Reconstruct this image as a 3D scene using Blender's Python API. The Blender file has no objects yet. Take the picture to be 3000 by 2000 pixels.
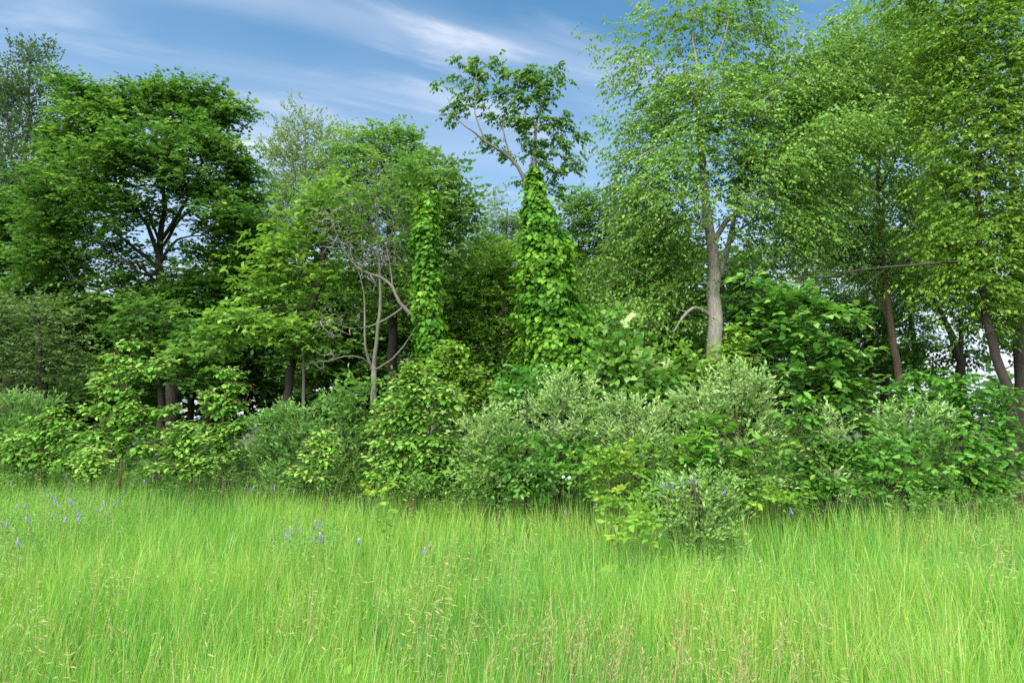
import bpy, math, random
import numpy as np
from mathutils import Matrix

SC = bpy.context.scene
COL = SC.collection
R = np.random.default_rng(7)
rad = math.radians

# ------------------------------------------------------------------ camera, sky, sun, exposure
FPX, PITCH, CAMZ = 2000.0, rad(6.6), 1.65          # focal length of the 3000 px wide photograph
cam = bpy.data.cameras.new('camera')
cam.lens, cam.sensor_width, cam.clip_start, cam.clip_end = 24.0, 36.0, 0.05, 3000
camo = bpy.data.objects.new('camera', cam); COL.objects.link(camo)
camo.location = (0, 0, CAMZ); camo.rotation_euler = (rad(90) + PITCH, 0, 0)
SC.camera = camo

SUN_EL, SUN_AZ = rad(54), rad(205)                  # azimuth from +Y (view direction) clockwise: behind the camera
W = bpy.data.worlds.new('World'); SC.world = W; W.use_nodes = True
nt = W.node_tree; nt.nodes.clear(); N = nt.nodes.new; LK = nt.links.new
def vmath(nt, op, a, b=None):
    n = nt.nodes.new('ShaderNodeVectorMath'); n.operation = op
    for i, v in enumerate((a, b)):
        if v is None: continue
        if hasattr(v, 'links'): nt.links.new(v, n.inputs[i])
        else: n.inputs[i].default_value = v
    return n.outputs[0]
def fmath(nt, op, a, b=None, c=None, clamp=False):
    n = nt.nodes.new('ShaderNodeMath'); n.operation = op; n.use_clamp = clamp
    for i, v in enumerate((a, b, c)):
        if v is None: continue
        if hasattr(v, 'links'): nt.links.new(v, n.inputs[i])
        else: n.inputs[i].default_value = v
    return n.outputs[0]
def build_world():
    sky = N('ShaderNodeTexSky'); sky.sky_type = 'NISHITA'; sky.sun_disc = False
    sky.sun_elevation, sky.sun_rotation = SUN_EL, SUN_AZ
    sky.air_density, sky.dust_density, sky.ozone_density = 1.0, 0.6, 1.6
    tc = N('ShaderNodeTexCoord'); sep = N('ShaderNodeSeparateXYZ'); LK(tc.outputs['Generated'], sep.inputs[0])
    zc = fmath(nt, 'MAXIMUM', sep.outputs[2], 0.03)
    zs = fmath(nt, 'ADD', zc, 0.08)
    cmb = N('ShaderNodeCombineXYZ')                 # the cloud layer: a level sheet high above
    LK(fmath(nt, 'DIVIDE', sep.outputs[0], zs), cmb.inputs[0]); LK(fmath(nt, 'DIVIDE', sep.outputs[1], zs), cmb.inputs[1])
    def streaks(rot, scale, sx, det, lo, hi, off):
        mp = N('ShaderNodeMapping'); mp.inputs['Rotation'].default_value = (0, 0, rad(rot))
        mp.inputs['Scale'].default_value = (sx, 1, 1); mp.inputs['Location'].default_value = off
        # rotate first, then stretch
        mp.vector_type = 'TEXTURE'
        mp.inputs['Scale'].default_value = (1 / sx, 1, 1)
        LK(cmb.outputs[0], mp.inputs[0])
        no = N('ShaderNodeTexNoise'); no.inputs['Scale'].default_value = scale; no.inputs['Detail'].default_value = det
        no.inputs['Roughness'].default_value = 0.55; no.inputs['Distortion'].default_value = 0.7
        LK(mp.outputs[0], no.inputs['Vector'])
        mr = N('ShaderNodeMapRange'); mr.inputs[1].default_value = lo; mr.inputs[2].default_value = hi
        mr.interpolation_type = 'SMOOTHSTEP'
        LK(no.outputs[0], mr.inputs[0]); return mr.outputs[0]
    s1 = streaks(24, 1.5, 0.22, 6, 0.44, 0.80, (0.3, 0.1, 0))
    s2 = streaks(27, 5.0, 0.26, 9, 0.47, 0.80, (2.1, 0.7, 1))
    veil = streaks(10, 0.7, 0.5, 3, 0.35, 0.75, (5.2, 1.4, 2))
    # the one long plume that crosses the view
    c2 = N('ShaderNodeSeparateXYZ'); LK(cmb.outputs[0], c2.inputs[0])
    nz = N('ShaderNodeTexNoise'); nz.inputs['Scale'].default_value = 2.2; nz.inputs['Detail'].default_value = 5; LK(cmb.outputs[0], nz.inputs['Vector'])
    line = fmath(nt, 'MULTIPLY_ADD', c2.outputs[0], -0.36, c2.outputs[1])
    line = fmath(nt, 'SUBTRACT', line, 1.50)
    line = fmath(nt, 'ADD', line, fmath(nt, 'MULTIPLY', fmath(nt, 'SUBTRACT', nz.outputs[0], 0.5), 0.16))
    plume = fmath(nt, 'POWER', 2.718, fmath(nt, 'MULTIPLY', fmath(nt, 'MULTIPLY', line, line), -230.0))
    plume = fmath(nt, 'MULTIPLY', plume, fmath(nt, 'MULTIPLY_ADD', s2, 0.7, 0.35))
    cover = fmath(nt, 'ADD', fmath(nt, 'MULTIPLY', s1, 0.26), fmath(nt, 'MULTIPLY', s2, 0.42))
    cover = fmath(nt, 'ADD', cover, fmath(nt, 'MULTIPLY', veil, 0.26))
    cover = fmath(nt, 'ADD', cover, fmath(nt, 'MULTIPLY', plume, 0.55))
    hz = N('ShaderNodeMapRange'); hz.inputs[1].default_value = 0.48; hz.inputs[2].default_value = 0.06
    hz.inputs[3].default_value = 0.0; hz.inputs[4].default_value = 0.85; LK(sep.outputs[2], hz.inputs[0])
    cover = fmath(nt, 'ADD', cover, fmath(nt, 'POWER', hz.outputs[0], 1.6), clamp=True)
    mix = N('ShaderNodeMix'); mix.data_type = 'RGBA'
    hs = N('ShaderNodeHueSaturation'); hs.inputs['Hue'].default_value = 0.486; hs.inputs['Saturation'].default_value = 1.32; hs.inputs['Value'].default_value = 1.15   # the photograph's deep blue
    LK(sky.outputs[0], hs.inputs['Color'])
    LK(cover, mix.inputs['Factor']); LK(hs.outputs[0], mix.inputs['A']); mix.inputs['B'].default_value = CLOUD
    bg = N('ShaderNodeBackground'); bg.inputs['Strength'].default_value = SKY_STRENGTH
    LK(mix.outputs['Result'], bg.inputs['Color'])
    out = N('ShaderNodeOutputWorld'); LK(bg.outputs[0], out.inputs[0])
SKY_STRENGTH = 0.055
CLOUD = (5.6, 5.9, 6.7, 1)
build_world()

sl = bpy.data.lights.new('sun', 'SUN'); sl.energy = 3.9; sl.angle = rad(85); sl.color = (1.0, 0.97, 0.91)
so = bpy.data.objects.new('sun', sl); COL.objects.link(so); so.location = (-10, -20, 40)
so.rotation_euler = (rad(90) - SUN_EL, 0, math.pi - SUN_AZ)   # the lamp shines from azimuth SUN_AZ
SC.view_settings.view_transform = 'Standard'; SC.view_settings.look = 'None'
SC.view_settings.exposure = 1.66; SC.view_settings.gamma = 1.0; SC.view_settings.use_curve_mapping = False
SC.render.engine = 'CYCLES'
cy = SC.cycles
cy.max_bounces, cy.diffuse_bounces, cy.glossy_bounces, cy.transmission_bounces, cy.transparent_max_bounces = 12, 8, 2, 8, 4
cy.use_denoising = False

# ------------------------------------------------------------------ helpers
def at(px, py, Y):
    """The point at depth Y (metres ahead) seen at photograph pixel px, py."""
    u, v = (px - 1500) / FPX, (1000 - py) / FPX
    d = np.array((u, math.cos(PITCH) - v * math.sin(PITCH), math.sin(PITCH) + v * math.cos(PITCH)))
    return np.array((0, 0, CAMZ)) + d * (Y / d[1])
def unit(a):
    return a / np.maximum(np.linalg.norm(a, axis=-1, keepdims=True), 1e-9)

def make_mesh(name, V, F, mat, tint=None, smooth=False):
    me = bpy.data.meshes.new(name)
    V = np.ascontiguousarray(V, np.float32); F = np.ascontiguousarray(F, np.int32); k = F.shape[1]
    me.vertices.add(len(V)); me.vertices.foreach_set('co', V.ravel())
    me.loops.add(F.size); me.loops.foreach_set('vertex_index', F.ravel())
    me.polygons.add(len(F)); me.polygons.foreach_set('loop_start', np.arange(0, F.size, k, dtype=np.int32))
    if smooth: me.polygons.foreach_set('use_smooth', np.ones(len(F), bool))
    if tint is not None:
        at_ = me.attributes.new('tint', 'FLOAT', 'POINT'); at_.data.foreach_set('value', np.ascontiguousarray(tint, np.float32))
    me.materials.append(mat); me.update(calc_edges=True)
    return me
def link(name, data, parent=None, kind=None):
    o = bpy.data.objects.new(name, data); COL.objects.link(o)
    if parent is not None: o.parent = parent
    if kind: o['kind'] = kind
    return o
def thing(name, label, cat, base, group=None):
    o = bpy.data.objects.new(name, None); COL.objects.link(o)
    o.empty_display_size = 0.2
    o.location = [float(x) for x in base]; o['label'] = label; o['category'] = cat
    if group: o['group'] = group
    return o

# ------------------------------------------------------------------ materials
def new_mat(name):
    m = bpy.data.materials.new(name); m.use_nodes = True
    m.node_tree.nodes.clear(); return m, m.node_tree
def ramp_node(t, stops):
    r = t.nodes.new('ShaderNodeValToRGB'); e = r.color_ramp.elements
    while len(e) < len(stops): e.new(0.5)
    for i, (p, c) in enumerate(stops): e[i].position = p; e[i].color = (*c, 1)
    return r
def leaf_mat(name, stops, trans=0.42, rough=0.5, spec=0.2, back=None, tboost=(1.12, 1.08, 0.8), gain=1.0, warm=(1.16, 1.08, 1.15)):
    m, t = new_mat(name)
    a = t.nodes.new('ShaderNodeAttribute'); a.attribute_name = 'tint'
    stops = [(p, tuple(min(.85, v * gain * w) for v, w in zip(c, warm))) for p, c in stops]
    r = ramp_node(t, stops); t.links.new(a.outputs['Fac'], r.inputs[0])
    col = r.outputs[0]
    if back:
        g = t.nodes.new('ShaderNodeNewGeometry'); mx = t.nodes.new('ShaderNodeMix'); mx.data_type = 'RGBA'
        t.links.new(g.outputs['Backfacing'], mx.inputs['Factor']); t.links.new(col, mx.inputs['A']); mx.inputs['B'].default_value = (*back, 1)
        front = mx.outputs['Result']
    else: front = col
    p = t.nodes.new('ShaderNodeBsdfPrincipled'); p.inputs['Roughness'].default_value = rough
    p.inputs['Specular IOR Level'].default_value = spec; t.links.new(front, p.inputs['Base Color'])
    tr = t.nodes.new('ShaderNodeBsdfTranslucent')
    mu = t.nodes.new('ShaderNodeMix'); mu.data_type = 'RGBA'; mu.blend_type = 'MULTIPLY'; mu.inputs['Factor'].default_value = 1
    t.links.new(col, mu.inputs['A']); mu.inputs['B'].default_value = (*tboost, 1); t.links.new(mu.outputs['Result'], tr.inputs[0])
    ms = t.nodes.new('ShaderNodeMixShader'); ms.inputs[0].default_value = trans
    t.links.new(p.outputs[0], ms.inputs[1]); t.links.new(tr.outputs[0], ms.inputs[2])
    o = t.nodes.new('ShaderNodeOutputMaterial'); t.links.new(ms.outputs[0], o.inputs[0])
    return m
def bark_mat(name, dark, light, scale=9):
    m, t = new_mat(name)
    tc = t.nodes.new('ShaderNodeTexCoord'); mp = t.nodes.new('ShaderNodeMapping'); mp.inputs['Scale'].default_value = (3.2, 3.2, 0.7)
    t.links.new(tc.outputs['Object'], mp.inputs[0])
    n = t.nodes.new('ShaderNodeTexNoise'); n.inputs['Scale'].default_value = scale; n.inputs['Detail'].default_value = 7; n.inputs['Roughness'].default_value = 0.65
    t.links.new(mp.outputs[0], n.inputs['Vector'])
    n2 = t.nodes.new('ShaderNodeTexNoise'); n2.inputs['Scale'].default_value = 2.3; t.links.new(tc.outputs['Object'], n2.inputs['Vector'])
    ad = fmath(t, 'MULTIPLY_ADD', n2.outputs[0], 0.5, fmath(t, 'MULTIPLY', n.outputs[0], 0.75))
    r = ramp_node(t, [(0.38, dark), (0.82, light)]); t.links.new(ad, r.inputs[0])
    p = t.nodes.new('ShaderNodeBsdfPrincipled'); p.inputs['Roughness'].default_value = 0.85; p.inputs['Specular IOR Level'].default_value = 0.15
    t.links.new(r.outputs[0], p.inputs['Base Color'])
    b = t.nodes.new('ShaderNodeBump'); b.inputs['Strength'].default_value = 0.9; b.inputs['Distance'].default_value = 0.03
    t.links.new(n.outputs[0], b.inputs['Height']); t.links.new(b.outputs[0], p.inputs['Normal'])
    o = t.nodes.new('ShaderNodeOutputMaterial'); t.links.new(p.outputs[0], o.inputs[0])
    return m

BARK = {
    'dark': bark_mat('dark bark', (0.018, 0.015, 0.012), (0.07, 0.06, 0.047)),
    'brown': bark_mat('brown bark', (0.06, 0.043, 0.028), (0.20, 0.15, 0.10)),
    'elm': bark_mat('furrowed grey tan bark', (0.12, 0.11, 0.085), (0.40, 0.37, 0.30), 11),
    'grey': bark_mat('grey bark', (0.06, 0.055, 0.043), (0.20, 0.185, 0.15), 12),
    'dead': bark_mat('weathered dead wood', (0.07, 0.064, 0.053), (0.225, 0.21, 0.175), 14),
    'twig': bark_mat('bleached dead twigs', (0.11, 0.105, 0.09), (0.27, 0.255, 0.225), 14),
    'red': bark_mat('young reddish bark', (0.10, 0.055, 0.03), (0.24, 0.15, 0.085)),
    'green': bark_mat('green stem', (0.08, 0.11, 0.03), (0.17, 0.21, 0.07)),
}
LEAF = {
    'maple': leaf_mat('maple leaf', [(0, (0.022, 0.080, 0.014)), (0.5, (0.055, 0.150, 0.020)), (1, (0.155, 0.275, 0.034))], gain=1.25),
    'dark': leaf_mat('shade leaf', [(0, (0.024, 0.074, 0.014)), (0.6, (0.052, 0.135, 0.020)), (1, (0.110, 0.215, 0.032))], gain=1.40),
    'ash': leaf_mat('dusky leaf', [(0, (0.030, 0.062, 0.022)), (0.6, (0.060, 0.120, 0.032)), (1, (0.120, 0.190, 0.050))], gain=1.30),
    'pale': leaf_mat('pale poplar leaf', [(0, (0.075, 0.150, 0.040)), (0.6, (0.130, 0.215, 0.060)), (1, (0.21, 0.29, 0.09))], trans=0.42, gain=1.20),
    'tier': leaf_mat('dogwood leaf', [(0, (0.045, 0.125, 0.018)), (0.55, (0.085, 0.205, 0.024)), (1, (0.185, 0.33, 0.040))], gain=1.20),
    'elm': leaf_mat('elm leaf', [(0, (0.050, 0.130, 0.022)), (0.5, (0.098, 0.212, 0.034)), (1, (0.180, 0.310, 0.060))], trans=0.42, gain=1.30),
    'lime': leaf_mat('sunny box elder leaf', [(0, (0.050, 0.125, 0.016)), (0.55, (0.095, 0.205, 0.022)), (1, (0.185, 0.31, 0.040))], trans=0.45, gain=1.25),
    'mid': leaf_mat('mid green leaf', [(0, (0.034, 0.100, 0.018)), (0.55, (0.068, 0.168, 0.026)), (1, (0.140, 0.255, 0.042))], gain=1.30),
    'vine': leaf_mat('vine leaf', [(0, (0.024, 0.105, 0.010)), (0.5, (0.062, 0.195, 0.014)), (1, (0.185, 0.37, 0.028))], rough=0.5, spec=0.15, gain=1.10),
    'sass': leaf_mat('sassafras leaf', [(0, (0.050, 0.170, 0.020)), (0.5, (0.110, 0.265, 0.036)), (0.82, (0.195, 0.345, 0.062)), (0.90, (0.27, 0.27, 0.085)), (1, (0.36, 0.19, 0.085))], rough=0.5, trans=0.3, gain=1.22),
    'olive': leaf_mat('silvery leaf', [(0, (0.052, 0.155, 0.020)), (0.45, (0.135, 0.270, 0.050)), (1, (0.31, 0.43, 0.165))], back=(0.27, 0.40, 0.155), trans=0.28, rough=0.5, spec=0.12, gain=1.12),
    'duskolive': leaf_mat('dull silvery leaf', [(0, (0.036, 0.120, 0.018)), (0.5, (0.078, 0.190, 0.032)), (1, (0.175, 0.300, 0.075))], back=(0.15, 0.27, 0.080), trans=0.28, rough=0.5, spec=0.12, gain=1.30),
    'broad': leaf_mat('broad leaf', [(0, (0.030, 0.110, 0.016)), (0.55, (0.060, 0.175, 0.022)), (0.9, (0.14, 0.28, 0.04)), (1, (0.30, 0.40, 0.17))], rough=0.42, spec=0.4, gain=1.35),
    'deep': leaf_mat('deep green leaf', [(0, (0.026, 0.110, 0.014)), (0.55, (0.055, 0.190, 0.020)), (1, (0.130, 0.300, 0.030))], rough=0.42, spec=0.4, gain=1.20),
    'yellow': leaf_mat('yellow green leaf', [(0, (0.075, 0.200, 0.022)), (0.55, (0.130, 0.290, 0.028)), (0.95, (0.24, 0.39, 0.042)), (1, (0.38, 0.38, 0.06))], trans=0.4),
    'vetchleaf': leaf_mat('vetch leaf', [(0, (0.060, 0.17, 0.040)), (0.6, (0.115, 0.26, 0.060)), (1, (0.20, 0.36, 0.09))], trans=0.35),
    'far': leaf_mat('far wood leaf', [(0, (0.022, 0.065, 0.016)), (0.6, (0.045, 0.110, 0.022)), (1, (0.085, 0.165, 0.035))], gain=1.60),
}
GRASS = leaf_mat('grass blade', [(0, (0.115, 0.300, 0.115)), (0.22, (0.115, 0.330, 0.060)), (0.6, (0.195, 0.420, 0.048)), (0.84, (0.34, 0.51, 0.10)), (0.90, (0.40, 0.42, 0.12)), (1, (0.52, 0.43, 0.24))],
                 trans=0.45, rough=0.42, spec=0.35, tboost=(1.15, 1.12, 0.8), warm=(1.03, 1.04, 1.0))
SEED = leaf_mat('dry seed head', [(0, (0.20, 0.28, 0.07)), (0.4, (0.30, 0.32, 0.11)), (0.8, (0.34, 0.28, 0.14)), (1, (0.28, 0.17, 0.09))], trans=0.3, rough=0.7, spec=0.2, tboost=(1, 1, 1), warm=(1, 1, 1))
PURPLE = leaf_mat('vetch flower', [(0, (0.27, 0.16, 0.52)), (0.6, (0.44, 0.33, 0.70)), (1, (0.62, 0.54, 0.80))], trans=0.25, tboost=(1, 1, 1), warm=(1, 1, 1))
WHITE = leaf_mat('white petal', [(0, (0.75, 0.76, 0.74)), (1, (0.8, 0.8, 0.78))], trans=0.2, tboost=(1, 1, 1), warm=(1, 1, 1))
GOLD = leaf_mat('flower eye', [(0, (0.55, 0.36, 0.04)), (1, (0.6, 0.4, 0.05))], trans=0.0, tboost=(1, 1, 1), warm=(1, 1, 1))

# ------------------------------------------------------------------ leaf shapes: (verts along x = length, y = width, z = normal), triangles
def shape(pts, tris): return np.array(pts, float), np.array(tris, int)
SHAPE = {
    'diamond': shape([(0, 0, 0), (0.45, -0.30, 0.06), (1, 0, -0.10), (0.45, 0.30, 0.06)], [(0, 1, 2), (0, 2, 3)]),
    'wide': shape([(0, 0, 0), (0.5, -0.46, 0.04), (1, 0, -0.14), (0.5, 0.46, 0.04)], [(0, 1, 2), (0, 2, 3)]),
    'narrow': shape([(0, 0, 0), (0.5, -0.19, 0.05), (1, 0, -0.06), (0.5, 0.19, 0.05)], [(0, 1, 2), (0, 2, 3)]),
    'spikelet': shape([(0, 0, 0), (0.5, -0.085, 0.03), (1, 0, 0), (0.5, 0.085, 0.03)], [(0, 1, 2), (0, 2, 3)]),
    'leaflet': shape([(0, 0, 0), (0.45, -0.21, 0.06), (1, 0, -0.08), (0.45, 0.21, 0.06)], [(0, 1, 2), (0, 2, 3)]),
    'oval': shape([(0, 0, 0), (0.32, -0.24, 0.06), (0.72, -0.22, 0.03), (1, 0, -0.13), (0.72, 0.22, 0.03), (0.32, 0.24, 0.06), (0.52, 0, -0.01)],
                  [(0, 1, 6), (1, 2, 6), (2, 3, 6), (3, 4, 6), (4, 5, 6), (5, 0, 6)]),
    'heart': shape([(0.06, 0, 0), (0.0, -0.30, 0.05), (0.36, -0.46, 0.04), (0.74, -0.24, 0.0), (1.05, 0, -0.14), (0.74, 0.24, 0.0), (0.36, 0.46, 0.04), (0.0, 0.30, 0.05), (0.45, 0, -0.02)],
                   [(0, 1, 8), (1, 2, 8), (2, 3, 8), (3, 4, 8), (4, 5, 8), (5, 6, 8), (6, 7, 8), (7, 0, 8)]),
    'lobed': shape([(0, 0, 0), (0.22, -0.16, 0.03), (0.36, -0.48, -0.02), (0.52, -0.16, 0.02), (1, 0, -0.12), (0.52, 0.16, 0.02), (0.36, 0.48, -0.02), (0.22, 0.16, 0.03)],
                   [(0, 1, 7), (1, 2, 3), (1, 3, 7), (3, 4, 5), (3, 5, 7), (5, 6, 7)]),
}
def leaf_arrays(fr, shp):
    """All leaves of fr as vertex, triangle and tint arrays."""
    P, D, Nn, L, T = fr; S, F = SHAPE[shp]
    D = unit(D); Wd = unit(np.cross(Nn, D)); Nn = np.cross(D, Wd)
    n, k = len(P), len(S)
    V = P[:, None, :] + L[:, None, None] * (S[None, :, 0:1] * D[:, None, :] + S[None, :, 1:2] * Wd[:, None, :] + S[None, :, 2:3] * Nn[:, None, :])
    FF = (np.arange(n)[:, None, None] * k + F[None]).reshape(-1, 3)
    return V.reshape(-1, 3), FF, np.repeat(T, k)
TRIS = [0]
def leaf_object(name, fr, shp, mat, parent, base, kind='stuff'):
    V, F, T = leaf_arrays(fr, shp); TRIS[0] += len(F)
    return link(name, make_mesh(name, V - base, F, mat, T), parent, kind)
_variants = {}
def leaf_parts(fr, shp, mat, parent, base, most=280, name='leaf'):
    """The leaves that show largest become objects of their own (shared meshes); the rest are returned."""
    P, D, Nn, L, T = fr
    vd = unit(P - np.array((0, 0, CAMZ)))
    Dn = unit(D); Wd = unit(np.cross(Nn, Dn)); Nv = np.cross(Dn, Wd)
    dist = np.linalg.norm(P - np.array((0, 0, CAMZ)), axis=1)
    order = np.argsort(-(L / dist * (0.35 + np.abs((Nv * vd).sum(1))) * np.exp(-(dist - dist.min()) * 0.8)))
    pick, rest = order[:most], order[most:]
    for i in pick:
        tv = int(min(9, max(0, T[i] * 10)))
        key = (shp, mat.name, tv)
        if key not in _variants:
            S, F = SHAPE[shp]; _variants[key] = make_mesh(name, S, F, mat, np.full(len(S), (tv + 0.5) / 10))
        TRIS[0] += len(SHAPE[shp][1])
        o = link(name, _variants[key], parent)
        l = L[i]; p = P[i] - base
        o.matrix_basis = Matrix([[*(float(a) for a in (Dn[i][r] * l, Wd[i][r] * l, Nv[i][r] * l, p[r]))] for r in range(3)] + [[0, 0, 0, 1]])
    return tuple(a[rest] for a in fr)

# ------------------------------------------------------------------ branches
def tube(pts, rr, sides):
    """One tapering tube along pts."""
    pts = np.asarray(pts); n = len(pts)
    tg = np.gradient(pts, axis=0); tg = unit(tg)
    ref = np.array((0.31, 0.17, 0.93)) if abs(tg[0, 2]) < 0.8 else np.array((0.9, 0.4, 0.1))
    u = unit(np.cross(tg, ref)); w = np.cross(tg, u)
    a = np.arange(sides) * (2 * math.pi / sides)
    V = pts[:, None, :] + np.asarray(rr)[:, None, None] * (np.cos(a)[None, :, None] * u[:, None, :] + np.sin(a)[None, :, None] * w[:, None, :])
    i = np.arange(n - 1)[:, None] * sides; j = np.arange(sides)[None, :]; k = (j + 1) % sides
    F = np.stack([i + j, i + k, i + sides + k, i + sides + j], -1).reshape(-1, 4)
    return V.reshape(-1, 3), F
class Tubes:
    def __init__(self): self.V, self.F, self.n = [], [], 0
    def add(self, pts, rr, sides):
        V, F = tube(pts, rr, sides); self.V.append(V); self.F.append(F + self.n); self.n += len(V); TRIS[0] += 2 * len(F)
    def build(self, name, mat, parent, base, kind=None):
        if not self.V: return None
        return link(name, make_mesh(name, np.concatenate(self.V) - base, np.concatenate(self.F), mat, smooth=True), parent, kind)
def smooth_path(P, Rr, step):
    """Catmull-Rom through the control points, resampled, with a little natural wobble."""
    P = np.asarray(P, float); Rr = np.asarray(Rr, float); out, ro = [], []
    Q = np.vstack([2 * P[0] - P[1], P, 2 * P[-1] - P[-2]])
    for i in range(len(P) - 1):
        a, b, c, d = Q[i], Q[i + 1], Q[i + 2], Q[i + 3]
        k = max(2, int(np.linalg.norm(c - b) / step))
        for t in np.arange(k) / k:
            out.append(0.5 * (2 * b + (c - a) * t + (2 * a - 5 * b + 4 * c - d) * t * t + (3 * b - a - 3 * c + d) * t ** 3))
            ro.append(Rr[i] * (1 - t) + Rr[i + 1] * t)
    out.append(P[-1]); ro.append(Rr[-1])
    out, ro = np.array(out), np.array(ro)
    out[1:] += R.normal(0, 1, (len(out) - 1, 3)) * np.minimum(0.02, ro[1:, None] * 0.18)
    return out, ro

def grow(paths, attract, wpath=0.22, step=0.35, updown=0.5, jit=0.05):
    """Join every attractor to the limbs given, by the shortest sensible way. Returns nodes, parents, tips."""
    nodes, par, plen = [], [], []
    for P, Rr, host in paths:
        off = len(nodes)
        for i, p in enumerate(P):
            if i == 0 and off > 0:
                A = np.array(nodes[:off]); h = int(np.argmin(((A - p) ** 2).sum(1)))
                nodes.append(p); par.append(h); plen.append(plen[h])
            else:
                nodes.append(p); par.append(len(nodes) - 2 if i else -1)
                plen.append(0 if i == 0 else plen[-1] + np.linalg.norm(P[i] - P[i - 1]))
    nfix = len(nodes)
    cap = nfix + len(attract) * 14 + 10
    A = np.zeros((cap, 3)); A[:nfix] = nodes; PL = np.zeros(cap); PL[:nfix] = plen
    par = list(par) + [0] * (cap - nfix); n = nfix; tips = []
    low = max(1, min(int(len(paths[0][0]) * 0.22), nfix - 2))
    order = np.argsort(np.min(((attract[:, None, :] - A[None, low:nfix:2, :]) ** 2).sum(2), axis=1))
    for ai in order:
        a = attract[ai]
        d = a - A[low:n]; dist = np.sqrt((d ** 2).sum(1))
        cost = dist + wpath * PL[low:n] + updown * np.maximum(0, -d[:, 2])
        j = low + int(np.argmin(cost)); p0 = A[j]; D = np.linalg.norm(a - p0)
        k = min(12, max(2, int(D / step)))
        back = p0 - A[par[j]] if par[j] >= 0 else np.array((0, 0, 1.0))
        back = back / (np.linalg.norm(back) + 1e-9)
        c1 = p0 + back * D * 0.28 + np.array((0, 0, 0.06 * D))
        last = j
        for t in (np.arange(k) + 1) / k:
            q = (1 - t) ** 2 * p0 + 2 * t * (1 - t) * c1 + t * t * a
            if t < 1: q = q + R.normal(0, jit, 3) * min(1, D)
            A[n] = q; par[n] = last; PL[n] = PL[last] + D / k; last = n; n += 1
        tips.append((last, ai))
    return A[:n], np.array(par[:n]), nfix, tips

def branch_tubes(tb, A, par, nfix, rtip=0.004, power=2.3, rmax=0.09, minr=0.0):
    n = len(A); w = np.zeros(n); kids = [[] for _ in range(n)]
    for i in range(nfix, n): kids[par[i]].append(i)
    for i in range(n - 1, nfix - 1, -1):
        if not kids[i]: w[i] = 1
        w[par[i]] += w[i]
    rr = np.minimum(rmax, rtip * np.maximum(w, 1) ** (1 / power))
    for i in range(nfix, n): 
        if par[i] >= nfix: rr[i] = min(rr[i], rr[par[i]])
    starts = [(par[i], i) for i in range(nfix, n) if par[i] < nfix]
    while starts:
        p, i = starts.pop(); ch = [p, i]
        while kids[i]:
            ks = sorted(kids[i], key=lambda q: -w[q])
            for q in ks[1:]: starts.append((i, q))
            i = ks[0]; ch.append(i)
        r = rr[ch].copy(); r[0] = r[1] if len(r) > 1 else r[0]
        if r[0] < minr: continue
        tb.add(A[ch], r, 6 if r[0] > 0.04 else (4 if r[0] > 0.012 else 3))

# ------------------------------------------------------------------ leaves on the twig ends
def spray_frames(T, axis, tw, per, Ls, leaf, habit, tint, spread=0.18):
    """T: twig-end points. Each end carries tw short twigs of per leaves."""
    n = len(T); k = tw * per
    base = np.repeat(T, tw, axis=0)
    ax = np.repeat(axis, tw, axis=0)
    o = base - ax; o[:, 2] *= 0.35; o = unit(o + R.normal(0, 0.05, o.shape))
    rnd = R.normal(0, 1, (n * tw, 3))
    if habit == 'plate':    d = unit(o * 0.7 + rnd * (0.75, 0.75, 0.30) + (0, 0, 0.10)); droop = 0.24
    elif habit == 'droop':  d = unit(o * 0.7 + rnd * (0.7, 0.7, 0.30) + (0, 0, 0.0)); droop = 0.55
    elif habit == 'upright':d = unit(o * 0.45 + rnd * (0.5, 0.5, 0.4) + (0, 0, 0.55)); droop = 0.06
    else:                   d = unit(o * 0.5 + rnd * (0.8, 0.8, 0.5) + (0, 0, 0.1)); droop = 0.15
    ln = Ls * R.uniform(0.55, 1.25, n * tw)
    base = base + R.normal(0, spread, base.shape) * (1, 1, 0.4 if habit == 'plate' else 0.8)
    t = (np.arange(per) + 1) / per
    tt = np.tile(t, n * tw) + R.normal(0, 0.04, n * k)
    D, B, LN = (np.repeat(a, per, axis=0) for a in (d, base, ln))
    P = B + D * (tt * LN)[:, None]; P[:, 2] -= droop * LN * tt ** 2
    sd = np.where(np.arange(n * k) % 2 == 0, 1.0, -1.0)
    side = unit(np.cross(D, np.array((0, 0, 1.0))) + 1e-6) * sd[:, None]
    tip = (np.tile(np.arange(per), n * tw) == per - 1)[:, None]
    g = R.normal(0, 0.28, (n * k, 3))
    dr = {'plate': -0.22, 'droop': -0.85, 'upright': 0.30, 'mix': -0.15}[habit]
    LD = unit(D * np.where(tip, 1.0, 0.65) + side * np.where(tip, 0.1, 0.8) + np.array((0, 0, 1.0)) * dr + g)
    NN = unit(np.array((0, 0, 1.0)) + np.repeat(R.normal(0, 0.22, (n * tw, 3)), per, axis=0) + R.normal(0, 0.24, (n * k, 3)) + (side * 0.25 if habit == 'droop' else 0))
    if habit in ('upright', 'mix'): NN = unit(NN * 0.6 + R.normal(0, 0.6, NN.shape))
    L = leaf * R.uniform(0.6, 1.2, n * k)
    sp = np.repeat(R.normal(0, 0.15, n), k)
    TT = np.clip(tint + sp + 0.16 * (tt - 0.5) + R.normal(0, 0.09, n * k), 0, 0.98)
    return P, LD, NN, L, TT
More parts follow.
